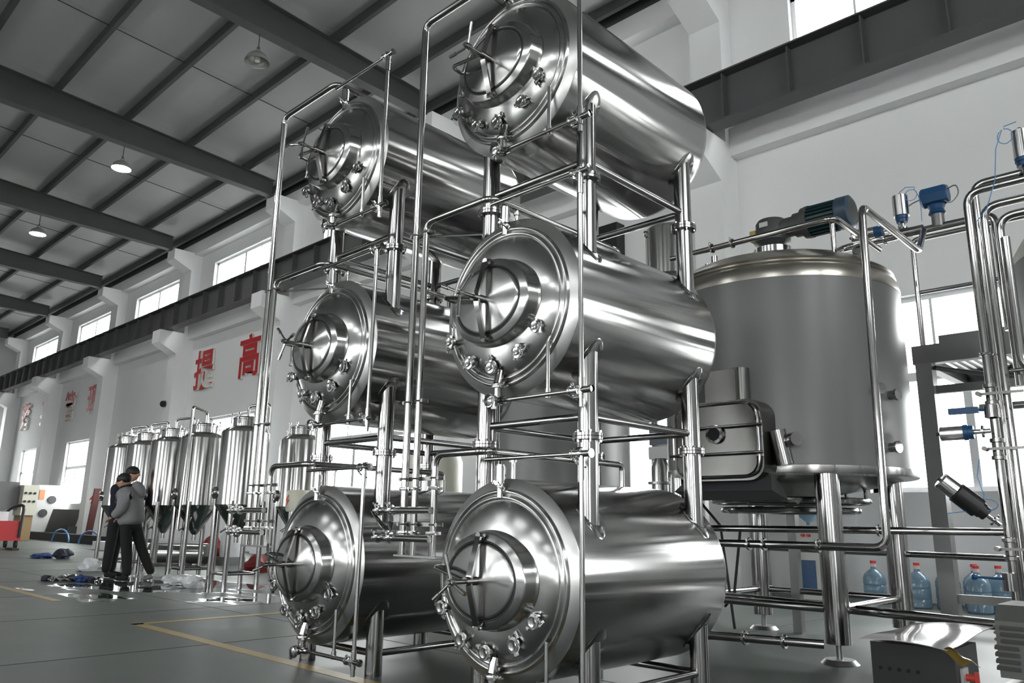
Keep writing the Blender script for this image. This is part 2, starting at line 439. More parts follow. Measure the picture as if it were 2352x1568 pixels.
for j in range(len(rows) - 1):
    y0, y1 = rows[j], rows[j + 1]
    z0, z1 = roof_z(y0), roof_z(y1)
    key = 'roof_panel_%d' % j
    L = BAY / 2 - 0.006
    def mk():
        return MB().add([(0, y0 + 0.003, z0), (L, y0 + 0.003, z0), (L, y1 - 0.003, z1), (0, y1 - 0.003, z1),
                         (0, y0 + 0.003, z0 + 0.05), (L, y0 + 0.003, z0 + 0.05), (L, y1 - 0.003, z1 + 0.05), (0, y1 - 0.003, z1 + 0.05)],
                        [(3, 2, 1, 0), (4, 5, 6, 7), (0, 1, 5, 4), (1, 2, 6, 5), (2, 3, 7, 6), (3, 0, 4, 7)])
    me = cached(key, mk)
    for x in xe: ob('roof_panel', me, 'roof_sheet', cl, Vector((x, 0, 0)) - wloc(cl))
bk = MB().add([(XL - 0.3, 0, RIDGE), (XR + 0.3, 0, RIDGE), (XR + 0.3, -11.6, roof_z(11.6)), (XL - 0.3, -11.6, roof_z(11.6)),
               (XL - 0.3, 0, RIDGE + .05), (XR + 0.3, 0, RIDGE + .05), (XR + 0.3, -11.6, roof_z(11.6) + .05), (XL - 0.3, -11.6, roof_z(11.6) + .05)],
              [(0, 1, 2, 3), (7, 6, 5, 4), (0, 4, 5, 1), (1, 5, 6, 2), (2, 6, 7, 3), (3, 7, 4, 0)])
wob('roof_slope', bk, 'roof_sheet', cl)

# yellow floor markings (painted films)
fm = MB().lohi((-16.5, 2.985, 0), (-9.9, 3.085, 0.002)).lohi((-7.45, 2.90, 0), (-1.5, 3.0, 0.002)).lohi((-7.47, 2.90, 0), (-7.37, 4.6, 0.002))
struct('floor_marking', fm, 'floor_yellow')
# ------------------------------------------------------------------ pendant lamps under the rafters
def lamp(x, on, label):
    t = thing('pendant_lamp', label, 'lamp', (x, 6.15, 9.52), 0, 'bell lamps under the rafters')
    prof = [(0.235, 0.0), (0.225, 0.05), (0.19, 0.12), (0.13, 0.18), (0.06, 0.21), (0.05, 0.26), (0.001, 0.27)]
    prof2 = [(0.228, 0.0), (0.218, 0.05), (0.183, 0.115), (0.125, 0.172), (0.05, 0.20), (0.001, 0.20)]
    ob('shade', cached('lamp_shade', lambda: MB().lathe(prof, 32).lathe(prof2, 32)), 'lamp_shade_grey', t)
    ob('suspension_rod', cached('lamp_rod', lambda: MB().cyl((0, 0, 0.26), (0, 0, 0.62), 0.012, 8).cyl((0, 0, 0.26), (0, 0, 0.33), 0.03, 10)), 'rafter_paint', t)
    bulb = lambda: MB().lathe([(0.001, 0.02), (0.05, 0.025), (0.055, 0.05), (0.055, 0.15), (0.04, 0.19)], 16)
    if on: ob('bulb', cached('bulb_on', lambda: MB().lathe([(0.001, 0.0), (0.20, 0.005), (0.215, 0.05), (0.16, 0.13), (0.05, 0.19)], 24)), 'lamp_glow', t)
    else: ob('bulb', cached('bulb_off', bulb), 'lamp_off', t)
lamp(-6.02 - BAY * 1, False, 'unlit grey bell lamp hanging at the top of the hall')
lamp(-6.02 - BAY * 2, True, 'lit bell lamp hanging under the second rafter, nearer of the two glowing')
lamp(-6.02 - BAY * 3, True, 'lit bell lamp farther down the hall, lower left of the two glowing')

# ------------------------------------------------------------------ stacked horizontal tanks
YC = 3.5875; RS = 0.495; PITCHZ = 1.4073
ZC = [0.6527, 2.06, 3.4673]; FL = 0.7036
XS = [-2.8222, -4.5112]
LEGX, LEGY, LEGR = 0.3704, 0.4927, 0.0525
def Y(y): return y - YC
def shell(): return MB().lathe([(RS, Y(2.897)), (RS, Y(4.19)), (RS - 0.004, Y(4.20))], 96, 'Y')
def back_head(): return MB().lathe([(RS - 0.004, Y(4.20)), (0.478, Y(4.235)), (0.44, Y(4.27)), (0.35, Y(4.31)), (0.2, Y(4.335)), (0.001, Y(4.345))], 72, 'Y')
def end_cone(): return MB().lathe([(0.441, Y(2.868)), (RS - 0.003, Y(2.893)), (RS, Y(2.897))], 96, 'Y')
def front_head():
    p = [(0.001, 2.783), (0.10, 2.785), (0.20, 2.789), (0.26, 2.795), (0.30, 2.803), (0.335, 2.815), (0.36, 2.828), (0.378, 2.842),
         (0.386, 2.850), (0.392, 2.846), (0.399, 2.842), (0.406, 2.845), (0.412, 2.856), (0.417, 2.858), (0.423, 2.851), (0.430, 2.848), (0.437, 2.853), (0.441, 2.868)]
    return MB().lathe([(r, Y(y)) for r, y in p], 96, 'Y')
MSX = 1.25
def manway_neck():
    p = [(0.246, 2.802), (0.240, 2.796), (0.237, 2.788), (0.229, 2.738), (0.226, 2.732), (0.222, 2.729), (0.193, 2.717), (0.190, 2.719), (0.187, 2.745)]
    return MB().lathe([(r, Y(y)) for r, y in p][::-1], 72, 'Y', sx=MSX)
def gasket(): return MB().torus((0, Y(2.722), 0), 0.1865, 0.006, 'Y', 56, 8, sx=MSX)
def door():
    p = [(0.001, 2.690), (0.03, 2.6925), (0.10, 2.702), (0.165, 2.712), (0.176, 2.716), (0.181, 2.726), (0.182, 2.745)]
    return MB().lathe([(r, Y(y)) for r, y in p], 72, 'Y', sx=MSX)
def strip(path, wid, th):
    """flat bar of width wid (x) following a path in the y,z plane"""
    mb = MB(); n = len(path); vs = []
    for i, (y, z) in enumerate(path):
        a = Vector(path[max(0, i - 1)]); b = Vector(path[min(n - 1, i + 1)]); d = (b - a).normalized(); nn = Vector((-d.y, d.x)) * th / 2
        for sx_, sn in ((-1, -1), (1, -1), (1, 1), (-1, 1)): vs.append((sx_ * wid / 2, y + sn * nn.x, z + sn * nn.y))
    fs = []
    for i in range(n - 1):
        for k in range(4): fs.append((i * 4 + k, i * 4 + (k + 1) % 4, i * 4 + 4 + (k + 1) % 4, i * 4 + 4 + k))
    fs += [(3, 2, 1, 0), tuple(range(4 * n - 4, 4 * n))]
    return mb.add(vs, fs)
def crossbar():
    q = [(2.712, 0.222), (2.700, 0.205), (2.648, 0.03), (2.644, 0.0), (2.648, -0.03), (2.700, -0.205), (2.712, -0.222)]
    mb = strip([(Y(y), z) for y, z in q], 0.036, 0.012)
    for s in (1, -1):
        mb.cyl((0.0, Y(2.74), s * 0.212), (0.0, Y(2.695), s * 0.212), 0.016, 12).cyl((-0.028, Y(2.712), s * 0.214), (0.03, Y(2.712), s * 0.214), 0.009, 10)
    return mb
def screw():
    return MB().cyl((0, Y(2.69), 0), (0, Y(2.615), 0), 0.021, 16).cyl((0, Y(2.615), 0), (0, Y(2.50), 0), 0.0115, 12).cyl((0, Y(2.545), 0), (0, Y(2.515), 0), 0.018, 14)
def handle():
    mb = MB()
    for a in (0, 2.1, 4.2):
        mb.cyl((0, 0, 0), (0.125 * math.cos(a), -0.02, 0.125 * math.sin(a)), 0.0075, 10)
        mb.cyl((0.085 * math.cos(a), -0.0136, 0.085 * math.sin(a)), (0.128 * math.cos(a), -0.0205, 0.128 * math.sin(a)), 0.0105, 10)
    return mb
def hinge():
    return (MB().cyl((-0.281, Y(2.745), -0.085), (-0.281, Y(2.745), 0.06), 0.0135, 12).cyl((-0.281, Y(2.745), -0.095), (-0.281, Y(2.745), -0.083), 0.019, 12)
            .pipe([(-0.281, Y(2.745), 0.05), (-0.281, Y(2.66), 0.055), (-0.06, Y(2.635), 0.01), (0, Y(2.632), 0)], 0.0115, 0.05, 10)
            .box((-0.27, Y(2.765), -0.045), (0.02, 0.05, 0.02)).box((-0.27, Y(2.765), 0.03), (0.02, 0.05, 0.02)))
def clamp_ring(R, r=0.007, wing=True):
    """tri-clamp ring around local Y with hinge lug and wing nut"""
    mb = MB().lathe([(R - 0.004, -0.010), (R + r, -0.009), (R + r * 1.3, 0), (R + r, 0.009), (R - 0.004, 0.010)], 24, 'Y')
    mb.box((R + 0.012, 0, 0), (0.018, 0.016, 0.016))
    if wing:
        mb.cyl((-R - 0.006, 0, -0.004), (-R - 0.006, 0, 0.034), 0.0045, 8).box((-R - 0.008, 0, 0.0), (0.02, 0.018, 0.012))
        mb.cyl((-R - 0.006, 0, 0.022), (-R - 0.006, 0, 0.036), 0.009, 8).box((-R - 0.006, 0, 0.038), (0.034, 0.006, 0.012))
    return mb
def port(): return MB().cyl((0, 0.07, 0), (0, 0.0, 0), 0.017, 16).lathe([(0.027, 0.004), (0.027, -0.006), (0.022, -0.010), (0.012, -0.008), (0.001, -0.008)][::-1], 24, 'Y')
def relief():
    mb = MB().cyl((0, 0, -0.07), (0, 0, 0.0), 0.018, 16).cyl((0, 0, 0.0), (0, 0, 0.085), 0.0265, 20).cyl((0, 0, 0.085), (0, 0, 0.095), 0.022, 20)
    for k in range(4):
        a = k * PI / 2 + 0.4; mb.cyl((0.024 * math.cos(a), 0.024 * math.sin(a), 0.04), (0.0275 * math.cos(a), 0.0275 * math.sin(a), 0.04), 0.006, 8)
    return mb
def outlet():
    return (MB().cyl((0, Y(2.83), -0.36), (0, Y(2.813), -0.43), 0.024, 16).cyl((0, Y(2.813), -0.43), (0, Y(2.813), -0.54), 0.024, 16)
            .cyl((0, Y(2.813), -0.52), (0, Y(2.76), -0.525), 0.024, 16).lathe([(0.001, -0.012), (0.02, -0.010), (0.031, -0.006), (0.031, 0.006)], 24, 'Y', (0, Y(2.752), -0.525))
            .cyl((0, Y(2.813), -0.52), (0.05, Y(2.813), -0.52), 0.02, 14))
def outlet_pipe():
    mb = MB().cyl((0.03, Y(2.813), -0.52), (0.50, Y(2.813), -0.52), 0.0115, 12).cyl((0.50, Y(2.813), -0.52), (0.615, Y(2.813), -0.52), 0.0165, 14)
    return mb.lathe([(0.0165, 0.0), (0.021, 0.001), (0.021, 0.008), (0.0165, 0.009)], 16, 'X', (0.612, Y(2.813), -0.52))
def valve():
    """small butterfly valve body round local X with lever"""
    mb = MB().lathe([(0.012, -0.03), (0.026, -0.028), (0.026, -0.02), (0.020, -0.018), (0.020, 0.018), (0.026, 0.02), (0.026, 0.028), (0.012, 0.03)], 18, 'X')
    return mb.cyl((0, 0, 0.015), (0, 0, 0.04), 0.008, 8).pipe([(0, 0, 0.036), (0.012, -0.02, 0.045), (0.045, -0.05, 0.04)], 0.005, 0.015, 8).cyl((-0.02, 0, -0.034), (0.02, 0, -0.034), 0.008, 8)
def sight_tube(): return MB().cyl((0, 0, -0.50), (0, 0, 0.55), 0.0125, 14).cyl((0, 0, -0.56), (0, 0, -0.46), 0.0165, 14).cyl((0, 0, 0.47), (0, 0, 0.58), 0.0165, 14).cyl((0, 0, -0.60), (0, 0, -0.56), 0.013, 12)
def level_rod(): return MB().cyl((0, 0, -0.50), (0, 0, -0.255), 0.0105, 12).cyl((0, 0, -0.535), (0, 0, -0.49), 0.015, 12).cyl((0, 0, -0.258), (0, 0, -0.252), 0.0085, 12)
def top_pipe(): return MB().cyl((-0.08, Y(2.813), 0.59), (0.51, Y(2.813), 0.59), 0.0115, 12).cyl((0.51, Y(2.813), 0.59), (0.605, Y(2.813), 0.59), 0.0155, 14).lathe([(0.0155, 0), (0.022, 0.001), (0.022, 0.008), (0.001, 0.009)], 16, 'X', (0.605, Y(2.813), 0.59))
ZJ = math.sqrt(RS * RS - LEGX * LEGX)
def low_leg(zb, flange):
    def f():
        mb = MB().cyl((0, 0, zb + (0.018 if flange else 0)), (0, 0, -ZJ + 0.06), LEGR, 28)
        return mb
    return f
def up_leg(): return MB().cyl((0, 0, ZJ - 0.06), (0, 0, FL - 0.018), LEGR, 28)
def flange():
    mb = MB().lathe([(0.001, 0), (0.076, 0), (0.078, 0.002), (0.078, 0.016), (0.076, 0.018), (0.001, 0.018)], 32)
    for k in range(6):
        a = k * PI / 3 + 0.3; mb.cyl((0.066 * math.cos(a), 0.066 * math.sin(a), -0.012), (0.066 * math.cos(a), 0.066 * math.sin(a), 0.030), 0.008, 6)
    return mb
def collar(sx_, sz_):
    """saddle pad where a leg meets the shell"""
    def f():
        mb = MB(); n = 28; vs = []
        for rr, off in ((LEGR - 0.005, 0.003), (0.080, 0.003), (0.081, 0.0)):
            for k in range(n):
                t = 2 * PI * k / n; x = sx_ * LEGX + rr * math.cos(t); y = rr * math.sin(t)
                if abs(x) > 0.49: x = math.copysign(0.49, x)
                z = math.sqrt(max(0, (RS + off) ** 2 - x * x)) * sz_; vs.append((x, y, z))
        fs = [(i * n + k, i * n + (k + 1) % n, (i + 1) * n + (k + 1) % n, (i + 1) * n + k) for i in range(2) for k in range(n)]
        return mb.add(vs, fs)
    return f
def brace_x(): return MB().cyl((-LEGX + 0.04, 0, 0), (LEGX - 0.04, 0, 0), 0.021, 16)
def brace_y(): return MB().cyl((0, -LEGY + 0.04, 0), (0, LEGY - 0.04, 0), 0.021, 16)

PORTS = [(-0.358, -0.157), (-0.200, -0.297), (-0.032, -0.339), (0.160, -0.283), (0.284, -0.168)]
def hz_tank(sx, tier, label, handle_rot):
    zc = ZC[tier]; zb = 0.0 if tier == 0 else zc - FL
    t = thing('horizontal_tank', label, 'tank', (sx, YC, zb), 0, 'horizontal stainless tanks in two stacks of three')
    up = zc - zb
    L0 = (0, 0, up)
    sh = ob('shell', cached('shell', shell), 'steel_shell', t, L0)
    ob('rear_head', cached('back_head', back_head), 'steel_head', t, L0)
    ob('end_cone', cached('end_cone', end_cone, 60), 'steel_cone', t, L0)
    ob('front_head', cached('front_head', front_head, 60), 'steel_head', t, L0)
    ob('manway_neck', cached('manway_neck', manway_neck, 28), 'steel_head', t, L0)
    ob('gasket', cached('gasket', gasket), 'rubber', t, L0)
    d = ob('manway_door', cached('door', door, 50), 'steel_head', t, L0)
    ob('crossbar', cached('crossbar', crossbar), 'steel_leg', d)
    ob('screw', cached('screw', screw), 'steel_pipe', d)
    ob('handle', cached('handle', handle), 'steel_bright', d, (0, Y(2.53), 0), (0, handle_rot, 0))
    ob('hinge', cached('hinge', hinge), 'steel_pipe', d)
    for i, (px, pz) in enumerate(PORTS):
        p = ob('clamp_port', cached('port', port), 'steel_bright', t, (px, Y(2.788), up + pz))
        ob('clamp', cached('clamp_ring', lambda: clamp_ring(0.028)), 'steel_chrome', p, (0, 0.002, 0), (0, i * 1.3 + tier * 0.9 + sx, 0))
    r = ob('relief_valve', cached('relief', relief), 'steel_bright', t, (0, Y(2.845), up + 0.468))
    ob('clamp', cached('clamp_ring2', lambda: clamp_ring(0.027)), 'steel_chrome', r, (0, 0, -0.018), (PI / 2, 0.6, 0.9))
    o_ = ob('outlet', cached('outlet', outlet), 'steel_pipe', t, L0)
    ob('clamp', cached('clamp_ring2', None), 'steel_chrome', o_, (0, Y(2.813), -0.445), (PI / 2, 0, 2.6))
    ob('clamp', cached('clamp_ring', None), 'steel_chrome', o_, (0, Y(2.756), -0.525), (0, 2.2 + tier, 0))
    op = ob('outlet_pipe', cached('outlet_pipe', outlet_pipe), 'steel_pipe', t, L0)
    ob('valve', cached('valve', valve), 'steel_chrome', op, (0.515, Y(2.813), -0.52), (0.6, 0, 0))
    st = ob('sight_tube', cached('sight_tube', sight_tube), 'steel_bright', t, (0.555, Y(2.813), up))
    ob('level_rod', cached('level_rod', level_rod), 'steel_bright', t, (0.335, Y(2.825), up))
    tp = ob('top_pipe', cached('top_pipe', top_pipe), 'steel_pipe', t, L0)
    ob('valve', cached('valve', None), 'steel_chrome', tp, (0.53, Y(2.813), 0.59), (2.4, 0, 0))
    for ix in (-1, 1):
        for iy in (-1, 1):
            x, y = ix * LEGX, iy * LEGY
            if tier == 0: lg = ob('leg', cached('leg_floor', low_leg(-ZC[0], False)), 'steel_leg', t, (x, y, up))
            else:
                lg = ob('leg', cached('leg_low', low_leg(-FL, True)), 'steel_leg', t, (x, y, up))
                ob('flange', cached('flange', flange), 'steel_leg', lg, (0, 0, -FL))
            ob('collar', cached('collar%d-' % ix, collar(ix, -1)), 'steel_leg', t, (0, y, up))
            if tier < 2:
                lg = ob('upper_leg', cached('leg_up', up_leg), 'steel_leg', t, (x, y, up))
                ob('flange', cached('flange', flange), 'steel_leg', lg, (0, 0, FL - 0.018))
                ob('collar', cached('collar%d+' % ix, collar(ix, 1)), 'steel_leg', t, (0, y, up))
    zbr = -0.525 if tier == 0 else -0.60
    for s in (-1, 1):
        ob('brace', cached('brace_x', brace_x), 'steel_leg', t, (0, s * LEGY, up + zbr))
        ob('brace', cached('brace_y', brace_y), 'steel_leg', t, (s * LEGX, 0, up + zbr))
    return t
TIER = ['bottom', 'middle', 'top']
for si, sd in enumerate(('right', 'left')):
    for k in range(3):
        hz_tank(XS[si], k, 'horizontal stainless tank with oval manway, %s one of the %s-hand stack' % (TIER[k], sd), [0.35, 1.5, 0.9][k] + si * 0.4)

# risers feeding the tanks: vertical pipe, run along the front, elbow back over the tank, drops into the shell
def riser(sx, tier, xo, r, zbot, label):
    zc = ZC[tier]; z = zc + 0.635; y = 2.813; x = sx + xo; xe = sx - 0.08
    t = thing('riser_pipe', label, 'pipe', (x, y, zbot))
    wob('pipe_run', MB().pipe([(x, y, zbot), (x, y, z), (xe, y, z), (xe, 3.95, z)], r, 0.07, 18), 'steel_pipe', t)
    wob('drop_nozzle', MB().cyl((xe, 3.02, z - r * 0.5), (xe, 3.02, zc + RS - 0.012), 0.011, 12).cyl((xe, 3.02, z - 0.045), (xe, 3.02, z - 0.03), 0.019, 14), 'steel_bright', t)
    wob('drop_nozzle', MB().pipe([(xe, 3.92, z), (xe, 4.0, z), (xe, 4.0, zc + RS - 0.02)], r * 0.9, 0.04, 14), 'steel_pipe', t)
    for q in (zbot + 0.12, zbot + 0.36):
        if q < z - 0.1: ob('clamp', cached('clamp_ring3', lambda: clamp_ring(r + 0.003)), 'steel_chrome', t, (0, 0, q - zbot), (PI / 2, 0, 1.2 + tier))
    return t
RX = {'right': [-0.475, -0.64, -0.735], 'left': [-0.56, -0.735, -0.82]}
for si, sd in enumerate(('right', 'left')):
    for k in range(3):
        riser(XS[si], k, RX[sd][k], 0.0195 if k < 2 else 0.0215, 0.745,
              'steel riser pipe in front of the %s-hand stack, bending over its %s tank' % (sd, TIER[k]))
def manifold(sx, xs, label):
    x0 = min(xs) + sx; x1 = max(xs) + sx
    t = thing('valve_manifold', label, 'manifold', (x0, 2.79, 0.74))
    for z in (0.985, 0.835):
        hd = wob('header', MB().cyl((x0 - 0.17, 2.765, z), (x1 + 0.03, 2.765, z), 0.0185, 16), 'steel_bright', t)
        for xq in (x0 - 0.165, x0 - 0.05):
            o = ob('clamp', cached('clamp_ring4', lambda: clamp_ring(0.022)), 'steel_chrome', hd, Vector((xq, 2.765, z)) - wloc(hd), (0, 0, PI / 2))
    for z in (0.91, 1.16, 1.60, 2.63):
        hi = x1 if z < 1.3 else sx + xs[1]
        bd = MB().box(((x0 + hi) / 2, 2.842, z), (hi - x0 + 0.09, 0.012, 0.022))
        for q in xs if z < 1.3 else xs[1:]:
            bd.torus((sx + q, 2.813, z), 0.0225, 0.0055, 'Z', 18, 6)
        bd.cyl((hi + 0.035, 2.83, z), (hi + 0.035, 2.80, z), 0.011, 8).cyl((x0 - 0.035, 2.83, z), (x0 - 0.035, 2.80, z), 0.011, 8)
        wob('pipe_bracket', bd, 'steel_dull', t)
    for z in (2.63,):
        wob('stay_rod', MB().cyl((x0, 2.84, z), (sx - LEGX - 0.03, 3.07, z), 0.007, 8), 'steel_bright', t)
    wob('bottom_plate', MB().lohi((x0 - 0.04, 2.785, 0.735), (x1 + 0.06, 2.84, 0.745)), 'steel_dull', t)
manifold(XS[0], RX['right'], 'capped valve manifold and brackets joining the three risers of the right-hand stack')
manifold(XS[1], RX['left'], 'capped valve manifold and brackets joining the three risers of the left-hand stack')
# ------------------------------------------------------------------ clad mash tun behind the right-hand stack
def clad_vessel(name, label, c, R, z0, z1, legs, motor, cladm='clad_grey', details=True):
    t = thing(name, label, 'tank', (c[0], c[1], 0))
    cx, cy = c
    def W(n, mb, m, par=t, ang=35): return wob(n, mb, m, par, ang)
    W('cladding', MB().lathe([(R, z0 + 0.05), (R, z1)], 96, 'Z', (cx, cy, 0)), cladm)
    W('bottom_ring', MB().lathe([(R * 0.8, z0 - 0.02), (R + 0.004, z0 - 0.005), (R + 0.010, z0 + 0.005), (R + 0.010, z0 + 0.055), (R, z0 + 0.06)], 96, 'Z', (cx, cy, 0)), 'steel_tall')
    W('bottom_dish', MB().lathe([(0.02, z0 - 0.16), (R * 0.4, z0 - 0.13), (R * 0.75, z0 - 0.06), (R * 0.93, z0 + 0.0)], 64, 'Z', (cx, cy, 0)), 'steel_dark')
    W('top_dome', MB().lathe([(R + 0.002, z1), (R + 0.004, z1 + 0.03), (R - 0.01, z1 + 0.09), (R - 0.03, z1 + 0.12), (R - 0.02, z1 + 0.135), (R - 0.04, z1 + 0.155), (R - 0.03, z1 + 0.17), (R - 0.07, z1 + 0.20),
                        (R * 0.8, z1 + 0.285), (R * 0.55, z1 + 0.36), (R * 0.25, z1 + 0.40), (0.001, z1 + 0.41)], 96, 'Z', (cx, cy, 0)), 'steel_dome', t, 25)
    for (lx, ly) in legs:
        lg = W('leg', MB().cyl((lx, ly, 0.13), (lx, ly, z0 + 0.02), 0.088, 28), 'steel_leg')
        W('foot', MB().cyl((lx, ly, 0.03), (lx, ly, 0.14), 0.022, 12).cyl((lx, ly, 0), (lx, ly, 0.03), 0.13, 24, 0.10), 'steel_dull', lg)
    n = len(legs)
    if n == 4:
        for i in range(4):
            a, b = Vector((*legs[i], 0.36)), Vector((*legs[(i + 1) % 4], 0.36))
            d = (b - a).normalized() * 0.08
            W('brace', MB().cyl(a + d, b - d, 0.028, 16), 'steel_leg')
    if motor:
        mx, my = cx + 0.15, cy
        zt = z1 + 0.48
        W('motor_neck', MB().lathe([(0.17, zt - 0.12), (0.17, zt + 0.08), (0.16, zt + 0.085), (0.12, zt + 0.085)], 32, 'Z', (mx - 0.15, my, 0)), 'steel_tall')
        gb = W('gearbox', MB().lathe([(0.09, zt + 0.08), (0.11, zt + 0.12), (0.16, zt + 0.15), (0.165, zt + 0.20), (0.14, zt + 0.22), (0.14, zt + 0.33), (0.12, zt + 0.36), (0.001, zt + 0.365)], 24, 'Z', (mx - 0.15, my, 0))
               .lathe([(0.09, 0), (0.09, 0.12), (0.11, 0.13), (0.11, 0.2), (0.14, 0.21), (0.14, 0.25)], 20, 'X', (mx - 0.05, my, zt + 0.26)), 'motor_grey')
        W('name_plate', MB().box((mx - 0.16, my - 0.143, zt + 0.29), (0.08, 0.006, 0.045)), 'cabinet_white', gb)
        W('brass_plug', MB().box((mx - 0.31, my, zt + 0.24), (0.06, 0.12, 0.10)), 'brass_tag', gb)
        mo = MB().lathe([(0.10, 0.0), (0.115, 0.01), (0.115, 0.26)], 28, 'X', (mx + 0.20, my, zt + 0.26))
        for k in range(22):
            a = 2 * PI * k / 22; q = Matrix.Rotation(a, 3, 'X')
            mo.box(Vector((mx + 0.34, my, zt + 0.26)) + q @ Vector((0, 0, 0.125)), (0.24, 0.008, 0.03), q)
        m_ = W('motor', mo, 'motor_green')
        W('fan_cover', MB().lathe([(0.135, 0), (0.145, 0.01), (0.145, 0.11), (0.12, 0.125), (0.10, 0.127)], 32, 'X', (mx + 0.46, my, zt + 0.26)), 'motor_blue', m_)
        W('fan_grille', MB().lathe([(0.001, 0.02), (0.05, 0.018), (0.10, 0.0)][::-1], 24, 'X', (mx + 0.585, my, zt + 0.26)), 'motor_grey', m_)
        W('motor_flange', MB().cyl((mx + 0.19, my, zt + 0.26), (mx + 0.22, my, zt + 0.26), 0.145, 28), 'motor_grey', m_)
    return t
TC = (-2.97, 6.48)
tun = clad_vessel('mash_tun', 'large grey-clad round mash tun with stirrer motor, on four steel legs', TC, 1.0, 1.32, 2.83,
                  [(-2.36, 5.80), (-2.36, 7.16), (-3.60, 7.16), (-3.60, 5.80)], True)
def TW(n, mb, m, par=None, ang=35): return wob(n, mb, m, par or tun, ang)
# grain-out manway: rounded box on the front with two bars and a bolted sight port
def rbox_y(c, w_, h_, y0, y1, rad, seg=6):
    pts = []
    for (sx_, sz_, a0) in ((1, 1, 0), (-1, 1, 90), (-1, -1, 180), (1, -1, 270)):
        for k in range(seg + 1):
            a = math.radians(a0 + 90 * k / seg)
            pts.append((c[0] + sx_ * (w_ / 2 - rad) + rad * math.cos(a), c[1] + sz_ * (h_ / 2 - rad) + rad * math.sin(a)))
    n = len(pts); mb = MB()
    return mb.add([(x, y0, z) for x, z in pts] + [(x, y1, z) for x, z in pts],
                  [tuple(range(n)), tuple(range(2 * n - 1, n - 1, -1))] + [(i, n + i, n + (i + 1) % n, (i + 1) % n) for i in range(n)])
mwb = TW('grain_manway', rbox_y((-2.98, 1.555), 0.74, 0.60, 5.33, 5.62, 0.12).add(*(lambda q: (q.v, q.f))(rbox_y((-2.98, 1.555), 0.66, 0.52, 5.30, 5.34, 0.10))), 'steel_dark')
TW('rim', MB().sweep([(-2.98 + dx * 0.345, 5.315, 1.555 + dz * 0.275) for dx, dz in [(math.copysign(abs(math.cos(a)) ** 0.35, math.cos(a)), math.copysign(abs(math.sin(a)) ** 0.35, math.sin(a))) for a in [2 * PI * k / 48 for k in range(49)]]], 0.012, 8), 'steel_leg', mwb)
for z in (1.65, 1.45):
    TW('cross_bar', MB().cyl((-3.36, 5.275, z), (-2.585, 5.275, z), 0.012, 10), 'steel_leg', mwb)
for x in (-3.33, -2.635, -2.60):
    TW('hinge_post', MB().cyl((x, 5.285, 1.42), (x, 5.285, 1.68), 0.011, 10), 'steel_leg', mwb)
sp = TW('sight_port', MB().lathe([(0.05, 0.0), (0.072, -0.004), (0.072, -0.03), (0.05, -0.034)], 24, 'Y', (-2.97, 5.30, 1.60)), 'steel_leg', mwb)
TW('port_glass', MB().cyl((-2.97, 5.285, 1.60), (-2.97, 5.272, 1.60), 0.05, 20), 'bore_black', sp)
TW('grain_chute', MB().box((-2.93, 5.42, 1.97), (0.26, 0.2, 0.24)).cyl((-2.80, 5.40, 1.84), (-2.80, 5.40, 2.10), 0.07, 18), 'steel_dark')
TW('spent_grain_lip', MB().add([(-3.3, 5.45, 1.30), (-2.62, 5.45, 1.30), (-2.55, 5.30, 1.18), (-3.35, 5.30, 1.18), (-3.3, 5.6, 1.24), (-2.62, 5.6, 1.24), (-2.55, 5.55, 1.12), (-3.35, 5.55, 1.12)],
   [(0, 1, 2, 3), (7, 6, 5, 4), (0, 4, 5, 1), (1, 5, 6, 2), (2, 6, 7, 3), (3, 7, 4, 0)]), 'dark_grey_paint')
TW('sample_nozzle', MB().cyl((-2.53, 5.50, 1.37), (-2.565, 5.47, 1.62), 0.062, 20).cyl((-2.47, 5.5, 1.55), (-2.42, 5.47, 1.55), 0.05, 14), 'steel_leg')
for (a, z) in ((-0.42, 1.95), (-0.30, 1.52), (-0.25, 1.92)):
    p = Vector((TC[0] + math.cos(a), TC[1] + math.sin(a), z)); d = Vector((math.cos(a), math.sin(a), 0))
    TW('thermometer_port', MB().cyl(p - d * 0.03, p + d * 0.05, 0.035, 16).cyl(p + d * 0.05, p + d * 0.07, 0.045, 16), 'steel_leg')
for z, R in ((1.135, 0.62), (1.06, 0.54)):
    TW('wort_ring', MB().torus((TC[0], TC[1], z), R, 0.024, 'Z', 56, 10), 'steel_leg')
dr = MB()
for k in range(8):
    a = k * PI / 4 + 0.3; dr.cyl((TC[0] + 0.6 * math.cos(a), TC[1] + 0.6 * math.sin(a), 1.13), (TC[0] + 0.6 * math.cos(a), TC[1] + 0.6 * math.sin(a), 1.3), 0.016, 10)
TW('run_off_tubes', dr, 'steel_leg')
TW('lifting_lug', MB().box((-2.12, 6.2, 3.07), (0.10, 0.02, 0.12)).torus((-2.12, 6.2, 3.12), 0.035, 0.018, 'Y', 16, 6), 'steel_leg')
for (x, y) in ((-3.45, 6.15), (-3.30, 6.0)):
    TW('vent_nozzle', MB().cyl((x, y, 3.05), (x, y, 3.28), 0.028, 14).cyl((x, y, 3.16), (x, y, 3.18), 0.05, 16).cyl((x, y, 3.03), (x, y, 3.06), 0.07, 16), 'steel_leg')
TW('leg_post', MB().lohi((-3.30, 7.12, 0.0), (-3.22, 7.20, 1.2)), 'post_grey')

clad_vessel('lauter_tun', 'grey-clad round vessel half hidden behind the right-hand tank stack', (-6.55, 7.6), 0.95, 1.2, 2.75,
            [(-7.15, 7.0), (-5.95, 7.0), (-5.95, 8.2), (-7.15, 8.2)], False)
